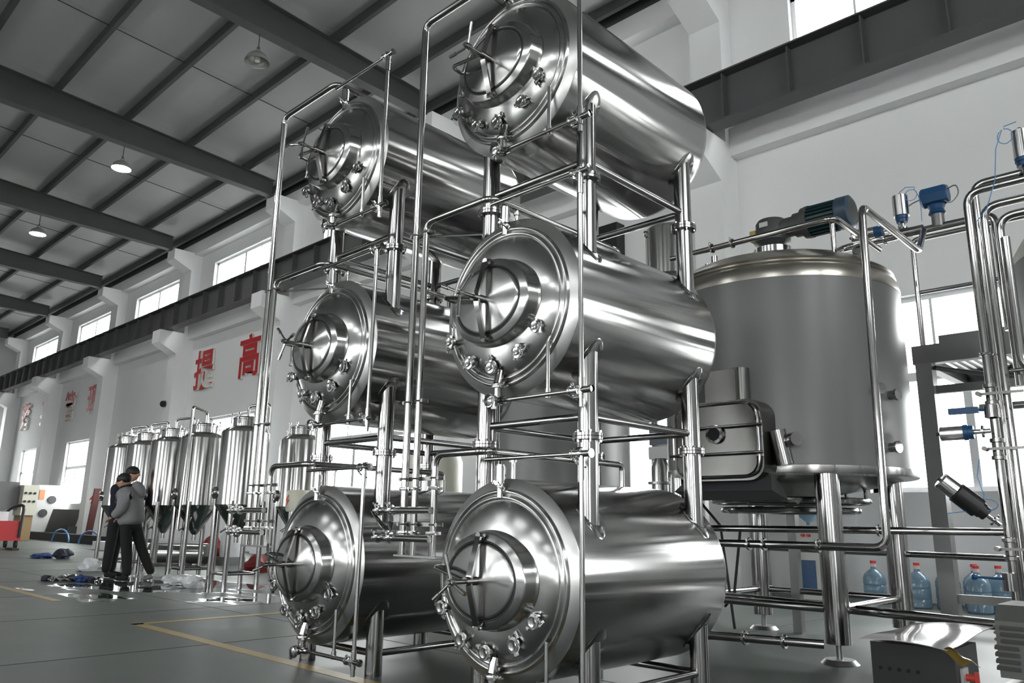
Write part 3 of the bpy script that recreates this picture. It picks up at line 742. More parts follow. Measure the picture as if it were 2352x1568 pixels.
# slim hot-liquor tank on tall posts, its steel body showing above the tanks
hl = thing('hot_liquor_tank', 'brushed steel cylinder raised on posts beside the white pilaster', 'tank', (-5.38, 8.6, 0))
wob('body', MB().lathe([(0.001, 3.5), (0.30, 3.52), (0.33, 3.56), (0.33, 4.78), (0.31, 4.82), (0.15, 4.87), (0.001, 4.88)], 64, 'Z', (-5.38, 8.6, 0)), 'steel_tall', hl)
wob('belt', MB().lathe([(0.33, 4.02), (0.337, 4.03), (0.337, 4.13), (0.33, 4.14)], 64, 'Z', (-5.38, 8.6, 0)), 'dark_grey_paint', hl)
for a in (0.8, 2.4, 3.9, 5.5):
    wob('leg', MB().cyl((-5.38 + 0.27 * math.cos(a), 8.6 + 0.27 * math.sin(a), 0), (-5.38 + 0.27 * math.cos(a), 8.6 + 0.27 * math.sin(a), 3.6), 0.05, 16), 'steel_leg', hl)
wob('lifting_lug', MB().torus((-5.6, 8.35, 4.75), 0.04, 0.012, 'X', 16, 6), 'steel_bright', hl)
cd = thing('cream_drum', 'cream insulated drum standing behind the gap between the stacks', 'drum', (-8.6, 7.3, 0))
wob('body', MB().lathe([(0.001, 0.45), (0.40, 0.47), (0.42, 0.5), (0.42, 1.75), (0.38, 1.85), (0.001, 1.9)], 40, 'Z', (-8.6, 7.3, 0)), 'clad_cream', cd)
for a in (0.5, 2.1, 3.7, 5.3): wob('leg', MB().cyl((-8.6 + .33 * math.cos(a), 7.3 + .33 * math.sin(a), 0), (-8.6 + .33 * math.cos(a), 7.3 + .33 * math.sin(a), 0.5), 0.04, 12), 'steel_leg', cd)
# skid with lintel, small pressure vessel and posts seen between the lower tanks
sk = thing('pump_skid', 'grey steel skid with blue-banded lintel behind the bottom right tank', 'skid', (-4.3, 7.6, 0))
wob('lintel', MB().lohi((-5.0, 7.4, 1.64), (-4.35, 7.6, 1.78)), 'post_grey', sk)
wob('panel', MB().lohi((-5.0, 7.42, 1.80), (-4.45, 7.58, 2.0)), 'motor_blue', sk)
for x in (-4.97, -4.66, -4.38): wob('post', MB().lohi((x - 0.035, 7.46, 0), (x + 0.035, 7.54, 1.64)), 'post_grey', sk)
wob('vessel', MB().lathe([(0.001, 1.08), (0.09, 1.1), (0.10, 1.15), (0.10, 1.55), (0.06, 1.64)], 24, 'Z', (-4.82, 7.36, 0)), 'steel_tall', sk)
wob('vessel_ring', MB().lathe([(0.10, 1.36), (0.14, 1.36), (0.14, 1.385), (0.10, 1.385)], 24, 'Z', (-4.82, 7.36, 0)), 'steel_dull', sk)
wob('drain_pipe', MB().pipe([(-4.56, 7.38, 1.64), (-4.56, 7.38, 1.3), (-4.48, 7.38, 1.2), (-4.48, 7.38, 0.5)], 0.025, 0.06, 12), 'steel_pipe', sk)
tag(wob('wall_cabinet', MB().lohi((-8.55, 11.05, 5.6), (-8.05, 11.3, 6.4)), 'black_plastic'), 'black cabinet mounted high on the wall behind the top right tank', 'cabinet')

# ------------------------------------------------------------------ working platform with handrail at the windows
pf = thing('work_platform', 'grey steel working platform with handrail in front of the big window', 'platform', (-2.36, 8.5, 0))
def PW(n, mb, m, par=pf): return wob(n, mb, m, par)
for (x, y) in ((-2.36, 8.5), (2.2, 8.5), (2.2, 10.1)):
        po = PW('post', MB().lohi((x - 0.075, y - 0.075, 0), (x + 0.075, y + 0.075, 2.56)), 'post_grey')
for y in (8.5, 10.1):
    PW('edge_beam', MB().lohi((-2.46, y - 0.06, 2.56), (2.4, y + 0.06, 2.75)), 'platform_grey')
    PW('lower_beam', MB().lohi((-2.28, y - 0.03, 2.25), (2.12, y + 0.03, 2.33)), 'platform_grey')
for x in (-2.4, -0.8, 0.8, 2.34): PW('cross_beam', MB().lohi((x - 0.05, 8.56, 2.56), (x + 0.05, 10.04, 2.68)), 'platform_grey')
sl = MB().lohi((-0.02, 8.56, 2.70), (0.02, 10.04, 2.75)).move((0, -9.3, -2.7)).mesh('deck_slat')
for k in range(58): ob('deck_slat', sl, 'platform_grey', pf, (-2.33 + k * 0.08 + 2.36, 0.8, 2.70))
PW('diagonal_brace', MB().cyl((-2.28, 8.52, 2.52), (-1.35, 9.3, 2.36), 0.025, 8), 'post_grey')
for x in (-2.36, -0.1, 2.2): PW('rail_post', MB().cyl((x, 8.5, 2.75), (x, 8.5, 3.83), 0.026, 14), 'steel_pipe')
PW('handrail', MB().pipe([(-2.36, 8.5, 3.75), (-2.36, 8.5, 3.90), (2.2, 8.5, 3.90), (2.2, 8.5, 3.75)], 0.027, 0.09, 14), 'steel_pipe')
PW('mid_rail', MB().cyl((-2.36, 8.5, 3.32), (2.2, 8.5, 3.32), 0.022, 12), 'steel_pipe')
PW('toe_board', MB().lohi((-2.2, 8.45, 2.75), (2.2, 8.46, 2.83)), 'platform_grey')
PW('base_rail', MB().lohi((-2.4, 8.47, 0.25), (2.2, 8.53, 0.33)), 'post_grey')

# ------------------------------------------------------------------ process pipework
def pipe_thing(name, label, pts, r, m='steel_pipe', bend=0.09, cat='pipe', clamps=()):
    mb = MB().pipe(pts, r, bend, 16)
    xs = pts[0]
    t = thing(name, label, cat, pts[-1] if pts[-1][2] < pts[0][2] else pts[0])
    wob('pipe_run', mb, m, t)
    for (p, ax) in clamps:
        rot = {'X': (0, 0, PI / 2), 'Y': (0, 0, 0), 'Z': (PI / 2, 0, 0.7)}[ax]
        c = ob('clamp', cached('clamp_p%.3f' % r, lambda: clamp_ring(r + 0.006, 0.01)), 'steel_chrome', t, Vector(p) - t.location, rot)
    return t
pipe_thing('wort_pipe', 'tall steel pipe bending over in front of the mash tun', [(-3.55, 5.52, 0.80), (-1.90, 5.58, 0.80), (-1.87, 5.6, 3.235), (-1.87, 6.9, 3.235), (-1.95, 7.4, 3.58)], 0.028, clamps=[((-2.35, 5.55, 0.8), 'X'), ((-2.75, 5.54, 0.8), 'X'), ((-2.87, 5.54, 0.8), 'X')])
pipe_thing('transfer_pipe', 'long level pipe passing in front of the mash tun legs to the pipe rack', [(-3.9, 6.1, 0.905), (-1.40, 6.44, 0.915)], 0.027, clamps=[((-2.2, 6.32, 0.911), 'X')])
pipe_thing('transfer_pipe', 'pipe crossing low behind the mash tun legs toward the pipe rack', [(-3.9, 7.55, 0.72), (-1.42, 6.98, 0.72)], 0.025)
pipe_thing('floor_pipe', 'thick floor-level pipe running under the mash tun to the pump', [(-4.6, 6.35, 0.36), (-1.30, 6.0, 0.33)], 0.034, clamps=[((-2.4, 6.12, 0.34), 'X')])
pipe_thing('floor_pipe', 'lowest floor pipe with small valves left of the mash tun front leg', [(-3.3, 5.2, 0.16), (-2.36, 5.55, 0.15)], 0.03, clamps=[((-2.85, 5.37, 0.155), 'X'), ((-2.6, 5.46, 0.15), 'X'), ((-3.28, 5.2, 0.16), 'X')])
pipe_thing('spray_pipe', 'thin pipe running over the mash tun lid past the motor', [(-3.75, 6.0, 3.36), (-2.22, 6.0, 3.36), (-2.22, 7.0, 3.36)], 0.026, clamps=[((-3.32, 6.0, 3.36), 'X'), ((-3.12, 6.0, 3.36), 'X'), ((-2.22, 6.5, 3.36), 'Y')])
pipe_thing('vent_stub', 'short upright tube from the mash tun lid up to the spray pipe', [(-2.26, 6.05, 3.02), (-2.26, 6.05, 3.34)], 0.02)
pipe_thing('main_header', 'long upper pipe carrying the blue flow meter', [(-2.9, 7.0, 3.30), (-2.75, 7.6, 3.66), (-1.42, 7.6, 3.66), (-1.42, 7.6, 2.6)], 0.036, clamps=[((-2.35, 7.6, 3.66), 'X')])
pipe_thing('cross_pipe', 'short pipe dropping back from the tall bent pipe to the upper valves', [(-2.2, 7.4, 3.60), (-1.95, 7.4, 3.60)], 0.045, 'steel_leg')
# rack of parallel uprights at the right edge
for i, (x, y, z, lab) in enumerate([(-1.385, 6.5, 3.49, 'leftmost and tallest upright of the pipe rack at the right edge'),
                                    (-1.29, 6.52, 3.35, 'second upright of the pipe rack at the right edge'),
                                    (-1.20, 6.54, 3.25, 'third upright of the pipe rack at the right edge')]):
    pipe_thing('rack_pipe', lab, [(x, y, 0.35 if i < 2 else 1.95), (x, y, z), (0.6, y, z)], 0.030, bend=0.12, clamps=[((x, y, 2.2), 'Z')] if i == 0 else ())
pipe_thing('rack_pipe', 'rear upright of the pipe rack, seen between the front ones', [(-1.42, 6.95, 0.3), (-1.42, 6.95, 3.72), (-0.4, 6.95, 3.72)], 0.032, bend=0.1)
pipe_thing('rack_pipe', 'bent pipe curving right below the rack elbows', [(-1.13, 6.3, 3.0), (-1.13, 6.3, 2.0), (-0.3, 6.3, 1.95)], 0.030, bend=0.14)
pipe_thing('rack_pipe', 'pair-like bent upright nearest the right picture edge', [(-0.96, 5.9, 0.4), (-0.98, 5.9, 1.62), (-0.8, 5.9, 1.9), (-0.2, 5.9, 2.0)], 0.030, bend=0.2)
pipe_thing('rack_pipe', 'second curved upright beside the right picture edge', [(-0.90, 6.0, 0.4), (-0.91, 6.0, 1.58), (-0.75, 6.0, 1.84), (-0.2, 6.0, 1.93)], 0.030, bend=0.2)
for k, z in enumerate((2.05, 1.80)):
    pipe_thing('branch_pipe', ['upper', 'lower'][k] + ' small level pipe leaving the rack to the right', [(-1.24, 6.45, z), (0.2, 6.45, z + 0.01)], 0.014)
# valves
def pneumatic_valve(name, label, base, d, mbody='steel_tall', dark=False, L=0.22, R=0.055):
    base = Vector(base); d = Vector(d).normalized()
    t = thing(name, label, 'valve', base)
    wob('stem', MB().cyl(base - d * 0.02, base + d * 0.10, 0.018, 12).cyl(base + d * 0.02, base + d * 0.035, 0.045, 16), 'steel_chrome', t)
    wob('yoke', MB().cyl(base + d * 0.085, base + d * 0.12, 0.05, 16).cyl(base + d * 0.12, base + d * 0.15, 0.058, 16), 'blue_paint' if not dark else 'black_plastic', t)
    wob('actuator', MB().sweep([base + d * q for q in (0.148, 0.15, 0.15 + L, 0.155 + L)], [R * 0.9, R, R, R * 0.85], 24), mbody, t)
    if dark: wob('end_cap', MB().sweep([base + d * q for q in (0.155 + L, 0.16 + L, 0.27 + L, 0.28 + L)], [R * 0.8, R * 0.85, R * 0.85, R * 0.7], 24), 'steel_tall', t)
    wob('end_plug', MB().cyl(base + d * (0.155 + L + (0.12 if dark else 0)), base + d * (0.18 + L + (0.12 if dark else 0)), 0.012, 10), 'black_plastic', t)
    return t
pneumatic_valve('pneumatic_valve', 'upright steel pneumatic valve with a blue hose loop, left of the blue flow meter', (-2.15, 7.5, 3.66), (0, 0, 1), L=0.2, R=0.07)
pneumatic_valve('pneumatic_valve', 'steel pneumatic valve at the upper right corner above the pipe rack', (-0.98, 6.5, 3.50), (0, 0, 1), L=0.22, R=0.06)
pneumatic_valve('pneumatic_valve', 'steel pneumatic valve sticking out sideways from the pipe rack', (-1.42, 6.42, 1.625), (-1, -0.1, -0.02), L=0.15, R=0.052)
pneumatic_valve('pneumatic_valve', 'black slanted pneumatic valve with steel cap low on the pipe rack', (-1.42, 6.4, 0.98), (-0.62, -0.35, 0.62), 'black_plastic', True, L=0.17, R=0.075)
pneumatic_valve('pneumatic_valve', 'horizontal steel pneumatic valve lying over the mash tun edge', (-2.12, 7.1, 3.56), (-1, 0, 0.0), L=0.2, R=0.06)
fmt = thing('flow_meter', 'blue electronic flow meter on the upper pipe', 'flow meter', (-1.87, 7.6, 3.66))
wob('neck', MB().cyl((-1.87, 7.6, 3.66), (-1.87, 7.6, 3.80), 0.055, 18), 'post_grey', fmt)
wob('collar', MB().lathe([(0.06, 3.78), (0.075, 3.79), (0.06, 3.83), (0.075, 3.87), (0.06, 3.88)], 20, 'Z', (-1.87, 7.6, 0)), 'blue_paint', fmt)
hd = wob('transmitter_head', MB().lathe([(0.001, -0.12), (0.08, -0.12), (0.10, -0.10), (0.10, 0.08), (0.08, 0.11), (0.001, 0.11)], 8, 'X', (-1.87, 7.6, 3.965)).cyl((-1.87, 7.6, 3.87), (-1.87, 7.6, 3.95), 0.05, 14), 'blue_paint', fmt)
wob('cable', MB().pipe([(-1.76, 7.58, 4.0), (-1.68, 7.56, 4.02), (-1.66, 7.56, 3.92), (-1.74, 7.56, 3.84), (-1.80, 7.56, 3.90)], 0.006, 0.05, 8), 'post_grey', hd)
wob('cable', MB().pipe([(-1.98, 7.55, 3.95), (-2.10, 7.55, 3.92), (-2.18, 7.55, 3.80), (-2.22, 7.55, 3.66)], 0.006, 0.08, 8), 'post_grey', hd)
tag(wob('air_hose', MB().sweep([(-2.15 + 0.0, 7.5, 4.05), (-2.08, 7.47, 4.075), (-2.0, 7.46, 4.05)] + [(-2.04 + 0.055 * math.cos(a), 7.46, 3.98 + 0.055 * math.sin(a)) for a in [0.9 - 0.5 * k for k in range(14)]] + [(-1.975, 7.46, 3.95), (-1.965, 7.46, 3.85), (-1.97, 7.46, 3.70)], 0.0035, 6), 'blue_tube'),
    'thin blue air hose looping beside the upright pneumatic valve', 'hose')
tag(wob('air_hose', MB().sweep([(-0.98, 6.42, 3.92), (-1.06, 6.40, 3.90)] + [(-1.06 + 0.05 * math.cos(a), 6.4, 3.82 + 0.06 * math.sin(a)) for a in [1.6 - 0.5 * k for k in range(13)]] + [(-1.13, 6.40, 3.74), (-1.16, 6.4, 3.5), (-1.24, 6.42, 3.30), (-1.32, 6.44, 3.22)], 0.0035, 6), 'blue_tube'),
    'thin blue air hose hanging from the upper right valve', 'hose')
tag(wob('air_hose', MB().sweep([(-1.48, 6.36, 1.42), (-1.50, 6.34, 1.30), (-1.47, 6.33, 1.17)] + [(-1.46 + 0.07 * math.cos(a), 6.33, 1.10 + 0.04 * math.sin(a)) for a in [1.8 + 0.5 * k for k in range(14)]] + [(-1.55, 6.30, 1.06), (-1.70, 6.26, 1.04)], 0.0035, 6), 'blue_tube'),
    'thin blue hose coil above the black slanted valve', 'hose')
hv = thing('hand_valve', 'steel hand valve with a blue lever pointing left on the pipe rack', 'valve', (-1.40, 6.46, 1.76))
wob('body', MB().lathe([(0.035, -0.05), (0.05, -0.045), (0.05, 0.045), (0.035, 0.05)], 18, 'Z', (-1.385, 6.46, 1.77)), 'steel_leg', hv)
wob('lever', MB().box((-1.56, 6.43, 1.785), (0.20, 0.04, 0.045)).cyl((-1.47, 6.43, 1.785), (-1.40, 6.44, 1.78), 0.009, 8), 'blue_paint', hv)
hv = thing('hand_valve', 'small drain valve with a blue ball lever near the foot of the pipe rack', 'valve', (-1.42, 6.44, 0.60))
wob('body', MB().cyl((-1.40, 6.44, 0.52), (-1.40, 6.44, 0.64), 0.045, 16), 'steel_leg', hv)
wob('lever', MB().cyl((-1.42, 6.42, 0.60), (-1.58, 6.38, 0.605), 0.009, 8).lathe([(0.001, -0.022), (0.016, -0.016), (0.022, 0), (0.016, 0.016), (0.001, 0.022)], 12, 'Z', (-1.60, 6.375, 0.605)), 'blue_paint', hv)
for (z, lab) in ((0.80, 'lower'), (1.5, 'middle'), (1.9, 'upper')):
    g = thing('pipe_clamp', lab + ' bolted clamp bundle holding the rack uprights', 'clamp', (-1.36, 6.5, z))
    wob('band', MB().lohi((-1.44, 6.452, z - 0.01), (-1.17, 6.46, z + 0.01)).cyl((-1.45, 6.40, z), (-1.45, 6.48, z), 0.018, 8), 'steel_dark', g)
    wob('union', MB().lathe([(0.03, z - 0.08), (0.047, z - 0.075), (0.047, z - 0.05), (0.036, z - 0.045), (0.036, z + 0.045), (0.047, z + 0.05), (0.047, z + 0.075), (0.03, z + 0.08)], 18, 'Z', (-1.385, 6.5, 0)), 'steel_leg', g)
ev = thing('edge_vessel', 'grey-clad vessel just entering at the right picture edge', 'tank', (-0.53, 7.6, 0))
wob('body', MB().lathe([(0.001, 2.30), (0.7, 2.34), (0.8, 2.40), (0.8, 3.08)], 64, 'Z', (-0.53, 7.6, 0)), 'clad_grey', ev)
wob('dome', MB().lathe([(0.8, 3.08), (0.79, 3.16), (0.72, 3.28), (0.5, 3.42), (0.2, 3.49), (0.001, 3.50)], 64, 'Z', (-0.53, 7.6, 0)), 'steel_dome', ev)
for a in (0.6, 2.2, 5.4): wob('leg', MB().cyl((-0.53 + 0.62 * math.cos(a), 7.6 + 0.62 * math.sin(a), 0), (-0.53 + 0.62 * math.cos(a), 7.6 + 0.62 * math.sin(a), 2.36), 0.06, 14), 'steel_leg', ev)

# ------------------------------------------------------------------ boxes, pump, bottles at lower right
bx = thing('burner_box', 'dark steel box with a row of round holes under a loose shiny lid', 'box', (-1.72, 5.36, 0))
bl = MB().lohi((-1.90, 5.14, 0.0), (-1.44, 5.60, 0.26))
wob('body', bl, 'box_dark', bx)
for k in range(5):
    wob('hole', MB().cyl((-1.85 + k * 0.052, 5.145, 0.115), (-1.85 + k * 0.052, 5.134, 0.115), 0.011, 12), 'bore_black', bx)
sw = wob('switch_plate', MB().lohi((-1.44, 5.22, 0.03), (-1.425, 5.33, 0.15)), 'cabinet_white', bx)
wob('switch_knob', MB().cyl((-1.425, 5.28, 0.10), (-1.38, 5.28, 0.10), 0.02, 12).box((-1.37, 5.28, 0.10), (0.02, 0.02, 0.07)), 'lightning_red', sw)
def sheet(c4, n, sag, th):
    mb = MB(); vs = []
    for lay in (0, 1):
        for i in range(n + 1):
            for j in range(n + 1):
                u, v = i / n, j / n
                p = (Vector(c4[0]) * (1 - u) * (1 - v) + Vector(c4[1]) * u * (1 - v) + Vector(c4[2]) * u * v + Vector(c4[3]) * (1 - u) * v)
                p.z += sag * (1 - (2 * u - 1) ** 2) - lay * th + 0.006 * math.sin(7 * v + 3 * u)
                vs.append(p)
    N = (n + 1) ** 2; fs = []
    for i in range(n):
        for j in range(n):
            a = i * (n + 1) + j; fs.append((a, a + n + 1, a + n + 2, a + 1)); fs.append((N + a, N + a + 1, N + a + n + 2, N + a + n + 1))
    rim = [i * (n + 1) for i in range(n + 1)] + [n * (n + 1) + j for j in range(1, n + 1)] + [i * (n + 1) + n for i in range(n - 1, -1, -1)] + [j for j in range(n - 1, 0, -1)]
    for k in range(len(rim)):
        a, b = rim[k], rim[(k + 1) % len(rim)]; fs.append((a, b, N + b, N + a))
    return mb.add(vs, fs)
tag(wob('loose_lid', sheet([(-1.90, 4.97, 0.290), (-1.40, 4.89, 0.288), (-1.41, 5.92, 0.33), (-1.86, 5.80, 0.31)], 10, 0.012, 0.005), 'box_lid'), 'shiny film-covered metal lid lying loose on the dark box', 'lid')
tag(wob('crumpled_tape', sheet([(-1.43, 4.90, 0.285), (-1.36, 4.93, 0.272), (-1.29, 5.05, 0.20), (-1.36, 5.02, 0.195)], 8, 0.02, 0.004), 'tape_brown', None, 180), 'crumpled brown glossy tape hanging off the corner of the shiny lid', 'tape')
PX = 0.10
pm = thing('pump_motor', 'grey louvred pump motor cover at the lower right corner', 'pump', (-0.95, 4.75, 0))
wob('base', MB().lohi((-1.22 + PX, 4.55, 0.0), (-0.6, 5.0, 0.08)), 'dark_grey_paint', pm)
wob('foot', MB().lohi((-1.18 + PX, 4.6, 0.08), (-0.7, 4.95, 0.20)), 'post_grey', pm)
cv = wob('cover', MB().add(*(lambda p: (p.v, p.f))(prism([(4.52, 0.24), (4.98, 0.24), (4.98, 0.50), (4.93, 0.57), (4.6, 0.57), (4.52, 0.50)], -1.17 + PX, -0.55 + PX))), 'pump_grey', pm)
for r_ in range(7):
    for q in range(2):
        wob('louvre', MB().box((-1.10 + PX + q * 0.16 - (0.03 if r_ > 2 else 0), 4.515, 0.47 - r_ * 0.031), (0.10, 0.02, 0.012), Matrix.Rotation(0.5, 3, 'X')), 'cabinet_white' if False else 'pump_grey', cv)
        wob('louvre', MB().box((-1.175 + PX, 4.60 + q * 0.18, 0.47 - r_ * 0.031), (0.02, 0.11, 0.012), Matrix.Rotation(0.5, 3, 'Y')), 'pump_grey', cv)
bottle = lambda: MB().lathe([(0.001, 0.0), (0.12, 0.0), (0.135, 0.015), (0.135, 0.10), (0.128, 0.11), (0.135, 0.12), (0.135, 0.22), (0.128, 0.23), (0.135, 0.24), (0.134, 0.31), (0.115, 0.36), (0.06, 0.41), (0.035, 0.425), (0.030, 0.47)], 32)
BT = [(-3.80, 10.6), (-3.27, 10.55), (-2.97, 10.65), (-2.72, 10.85), (-2.60, 10.45), (-2.43, 10.7)]
BL = ['leftmost, standing alone', 'second from the left', 'just right of the platform post', 'back one of the right-hand cluster', 'front one of the right-hand cluster', 'rightmost by the pipe rack']
for (x, y), lb in zip(BT, BL):
    t = thing('water_bottle', 'blue water-cooler bottle with red cap by the wall, ' + lb, 'bottle', (x, y, 0), 0, 'water-cooler bottles by the wall')
    ob('body', cached('bottle_body', bottle), 'bottle_water', t)
    ob('neck', cached('bottle_neck', lambda: MB().cyl((0, 0, 0.45), (0, 0, 0.495), 0.033, 16)), 'bottle_neck', t)
    ob('cap', cached('bottle_cap', lambda: MB().cyl((0, 0, 0.492), (0, 0, 0.525), 0.037, 16)), 'bottle_cap', t)
dp = thing('water_dispenser', 'white water dispenser with blue panel and upturned bottle behind the mash tun', 'dispenser', (-4.6, 10.6, 0))
wob('body', MB().lohi((-4.78, 10.45, 0), (-4.42, 10.75, 0.95)), 'cabinet_white', dp)
wob('blue_panel', MB().lohi((-4.74, 10.44, 0.12), (-4.48, 10.45, 0.5)), 'blue_paint', dp)
wob('tap', MB().cyl((-4.62, 10.45, 0.82), (-4.62, 10.40, 0.82), 0.02, 10).cyl((-4.54, 10.45, 0.82), (-4.54, 10.40, 0.82), 0.02, 10), 'lightning_red', dp)
bo = bottle().mesh('dispenser_bottle')
b_ = ob('water_bottle', bo, 'bottle_water', None, (-4.6, 10.6, 1.42), (PI, 0, 0)); tag(b_, 'blue bottle upside down on the water dispenser', 'bottle')
for k in range(2):
    tag(wob('black_hose', MB().sweep([(-3.62 + 0.05 * k, 6.1 + 0.3 * k, 1.15 - 0.9 * k)] + [(-3.55 + 0.12 * s + 0.1 * k, 6.3, (1.15 - 1.1 * s) if k == 0 else (0.2 + 0.75 * s)) for s in (0.2, 0.5, 0.8, 0.97)], 0.012, 8), 'rubber'), ['black hose hanging down from the ring under the mash tun', 'black hose rising behind the mash tun leg to cross the other hose'][k], 'hose')
# ------------------------------------------------------------------ fermenters in a row at left
FR, FZ0, FZ1 = 0.335, 1.11, 2.12
def ferm_body(): return MB().lathe([(FR, FZ0), (FR, FZ1), (FR - 0.01, FZ1 + 0.02), (FR - 0.05, FZ1 + 0.055), (0.18, FZ1 + 0.10), (0.001, FZ1 + 0.11)], 56)
def ferm_cone(): return MB().lathe([(FR - 0.004, FZ0), (FR - 0.01, FZ0 - 0.02), (0.05, FZ0 - 0.42), (0.03, FZ0 - 0.44), (0.03, FZ0 - 0.52), (0.001, FZ0 - 0.52)][::-1], 40)
def ferm_hatch():
    mb = MB().lathe([(0.19, FZ1 + 0.05), (0.19, FZ1 + 0.19), (0.20, FZ1 + 0.195), (0.20, FZ1 + 0.215), (0.15, FZ1 + 0.24), (0.001, FZ1 + 0.25)], 32)
    for k in range(6):
        a = k * PI / 3; x, y = 0.215 * math.cos(a), 0.215 * math.sin(a)
        mb.cyl((x, y, FZ1 + 0.13), (x, y, FZ1 + 0.27), 0.009, 8).cyl((x, y, FZ1 + 0.255), (x, y, FZ1 + 0.28), 0.022, 8)
    return mb
def ferm_arm(): return MB().pipe([(-0.02, 0.02, FZ1 + 0.2), (-0.02, 0.02, FZ1 + 0.40), (0.25, 0.20, FZ1 + 0.43), (0.25, 0.20, FZ1 + 0.0)], 0.019, 0.05, 12)
def ferm_arm_long(): return MB().pipe([(-0.02, 0.02, FZ1 + 0.2), (-0.02, 0.02, FZ1 + 0.42), (0.22, -0.32, FZ1 + 0.46), (0.22, -0.36, 0.75)], 0.021, 0.05, 12)
def ferm_port(): return MB().lathe([(0.075, 0.02), (0.085, 0.0), (0.085, -0.05), (0.065, -0.055), (0.05, -0.03), (0.001, -0.03)][::-1], 24, 'Y')
def ferm_valve(): return MB().cyl((0, 0, 0), (0.12, -0.12, -0.10), 0.024, 12).cyl((0.05, -0.05, -0.03), (0.07, -0.07, -0.05), 0.04, 12).cyl((0.06, -0.06, -0.04), (-0.06, -0.12, -0.12), 0.010, 8)
def fermenter(x, y, label, arm=1):
    t = thing('fermenter', label, 'tank', (x, y, 0), 0, 'upright conical fermenters in a row')
    ob('body', cached('ferm_body', ferm_body), 'steel_tall', t)
    ob('cone', cached('ferm_cone', ferm_cone), 'steel_plain', t)
    ob('hatch', cached('ferm_hatch', ferm_hatch), 'steel_leg', t)
    if arm: ob('blow_off_pipe', cached('ferm_arm%d' % arm, ferm_arm if arm == 1 else ferm_arm_long), 'steel_pipe', t)
    ob('side_manway', cached('ferm_port', ferm_port), 'steel_bright', t, (-0.10, -FR + 0.03, FZ0 + 0.16), (0, 0, -0.3))
    ob('drain_valve', cached('ferm_valve', ferm_valve), 'steel_bright', t, (0.05, -0.12, FZ0 - 0.26))
    for ix in (-1, 1):
        for iy in (-1, 1):
            ob('leg', cached('ferm_leg', lambda: MB().cyl((0, 0, 0), (0, 0, FZ0 + 0.05), 0.034, 18)), 'steel_leg', t, (ix * 0.235, iy * 0.235, 0))
    for s in (-1, 1):
        ob('brace', cached('ferm_brx', lambda: MB().cyl((-0.19, 0, 0.18), (0.19, 0, 0.18), 0.018, 10)), 'steel_leg', t, (0, s * 0.215, 0))
        ob('brace', cached('ferm_bry', lambda: MB().cyl((0, -0.19, 0.18), (0, 0.19, 0.18), 0.018, 10)), 'steel_leg', t, (s * 0.215, 0, 0))
FX = [-10.58, -11.92, -13.06, -14.08, -14.98]
FN = ['nearest the stacks', 'second from the stacks', 'third from the stacks', 'behind the two workers', 'last and farthest of the row']
for i, x in enumerate(FX): fermenter(x, 5.42, 'mirror-steel fermenter on four legs, ' + FN[i], 2 if i == 1 else 1)
fermenter(-10.9, 6.55, 'mirror-steel fermenter in the rear row, right edge showing past the risers', False)
fermenter(-11.9, 7.1, 'mirror-steel fermenter in the rear row, farther and lower behind the risers', False)
ck = thing('cream_canister', 'cream canister with red lightning mark standing on steel legs behind the left stack', 'canister', (-11.0, 6.95, 0))
ck.location = (-10.15, 6.1, 0)
wob('body', MB().lathe([(0.001, 1.02), (0.16, 1.03), (0.17, 1.05), (0.17, 1.30), (0.15, 1.33), (0.001, 1.34)], 32, 'Z', (-10.15, 6.1, 0)), 'clad_cream', ck)
for a in (0.4, 1.9, 3.5, 5.1): wob('leg', MB().cyl((-10.15 + .13 * math.cos(a), 6.1 + .13 * math.sin(a), 0), (-10.15 + .13 * math.cos(a), 6.1 + .13 * math.sin(a), 1.05), 0.03, 12), 'steel_leg', ck)
def flat_poly(pts, o, u, v, n, th):
    o, u, v, n = Vector(o), Vector(u), Vector(v), Vector(n); k = len(pts)
    return MB().add([o + u * a + v * b for a, b in pts] + [o + u * a + v * b + n * th for a, b in pts],
                    [tuple(range(k - 1, -1, -1)), tuple(range(k, 2 * k))] + [(i, (i + 1) % k, k + (i + 1) % k, k + i) for i in range(k)])
BOLT = [(0.02, 0.10), (-0.05, -0.01), (0.0, -0.01), (-0.03, -0.10), (0.06, 0.02), (0.01, 0.02), (0.05, 0.10)]
wob('lightning_mark', flat_poly([(a * 0.8, b * 0.8) for a, b in BOLT], (-10.16, 5.925, 1.18), (1, 0, 0), (0, 0, 1), (0, -1, 0), 0.003), 'lightning_red', ck)

# ------------------------------------------------------------------ red slogan letters on the wall
def letter(ch, x, z, size, label):
    cu = bpy.data.curves.new('glyph', 'FONT'); cu.body = ch; cu.size = size; cu.extrude = 0.035; cu.offset = 0.022 * size; cu.align_x = 'CENTER'; cu.align_y = 'CENTER'
    tmp = bpy.data.objects.new('glyph', cu); C.objects.link(tmp)
    me = bpy.data.meshes.new_from_object(tmp.evaluated_get(bpy.context.evaluated_depsgraph_get()))
    bpy.data.objects.remove(tmp); bpy.data.curves.remove(cu)
    c = [sum(v.co[i] for v in me.vertices) / len(me.vertices) for i in range(3)]
    xs_ = [v.co.x for v in me.vertices]; ys_ = [v.co.y for v in me.vertices]
    cx, cy = (min(xs_) + max(xs_)) / 2, (min(ys_) + max(ys_)) / 2
    for v in me.vertices: v.co.x -= cx; v.co.y -= cy
    me.materials.clear(); me.materials.append(MATS['red_letter']); me.materials.append(MATS['letter_edge'])
    for p in me.polygons:
        p.material_index = 0 if p.normal.z > 0.5 else 1; p.use_smooth = False
    o = bpy.data.objects.new('wall_letter', me); C.objects.link(o)
    o.location = (x, YB - 0.05, z); o.rotation_euler = (PI / 2, 0, 0)
    return tag(o, label, 'letter', 'red slogan letters on the wall')
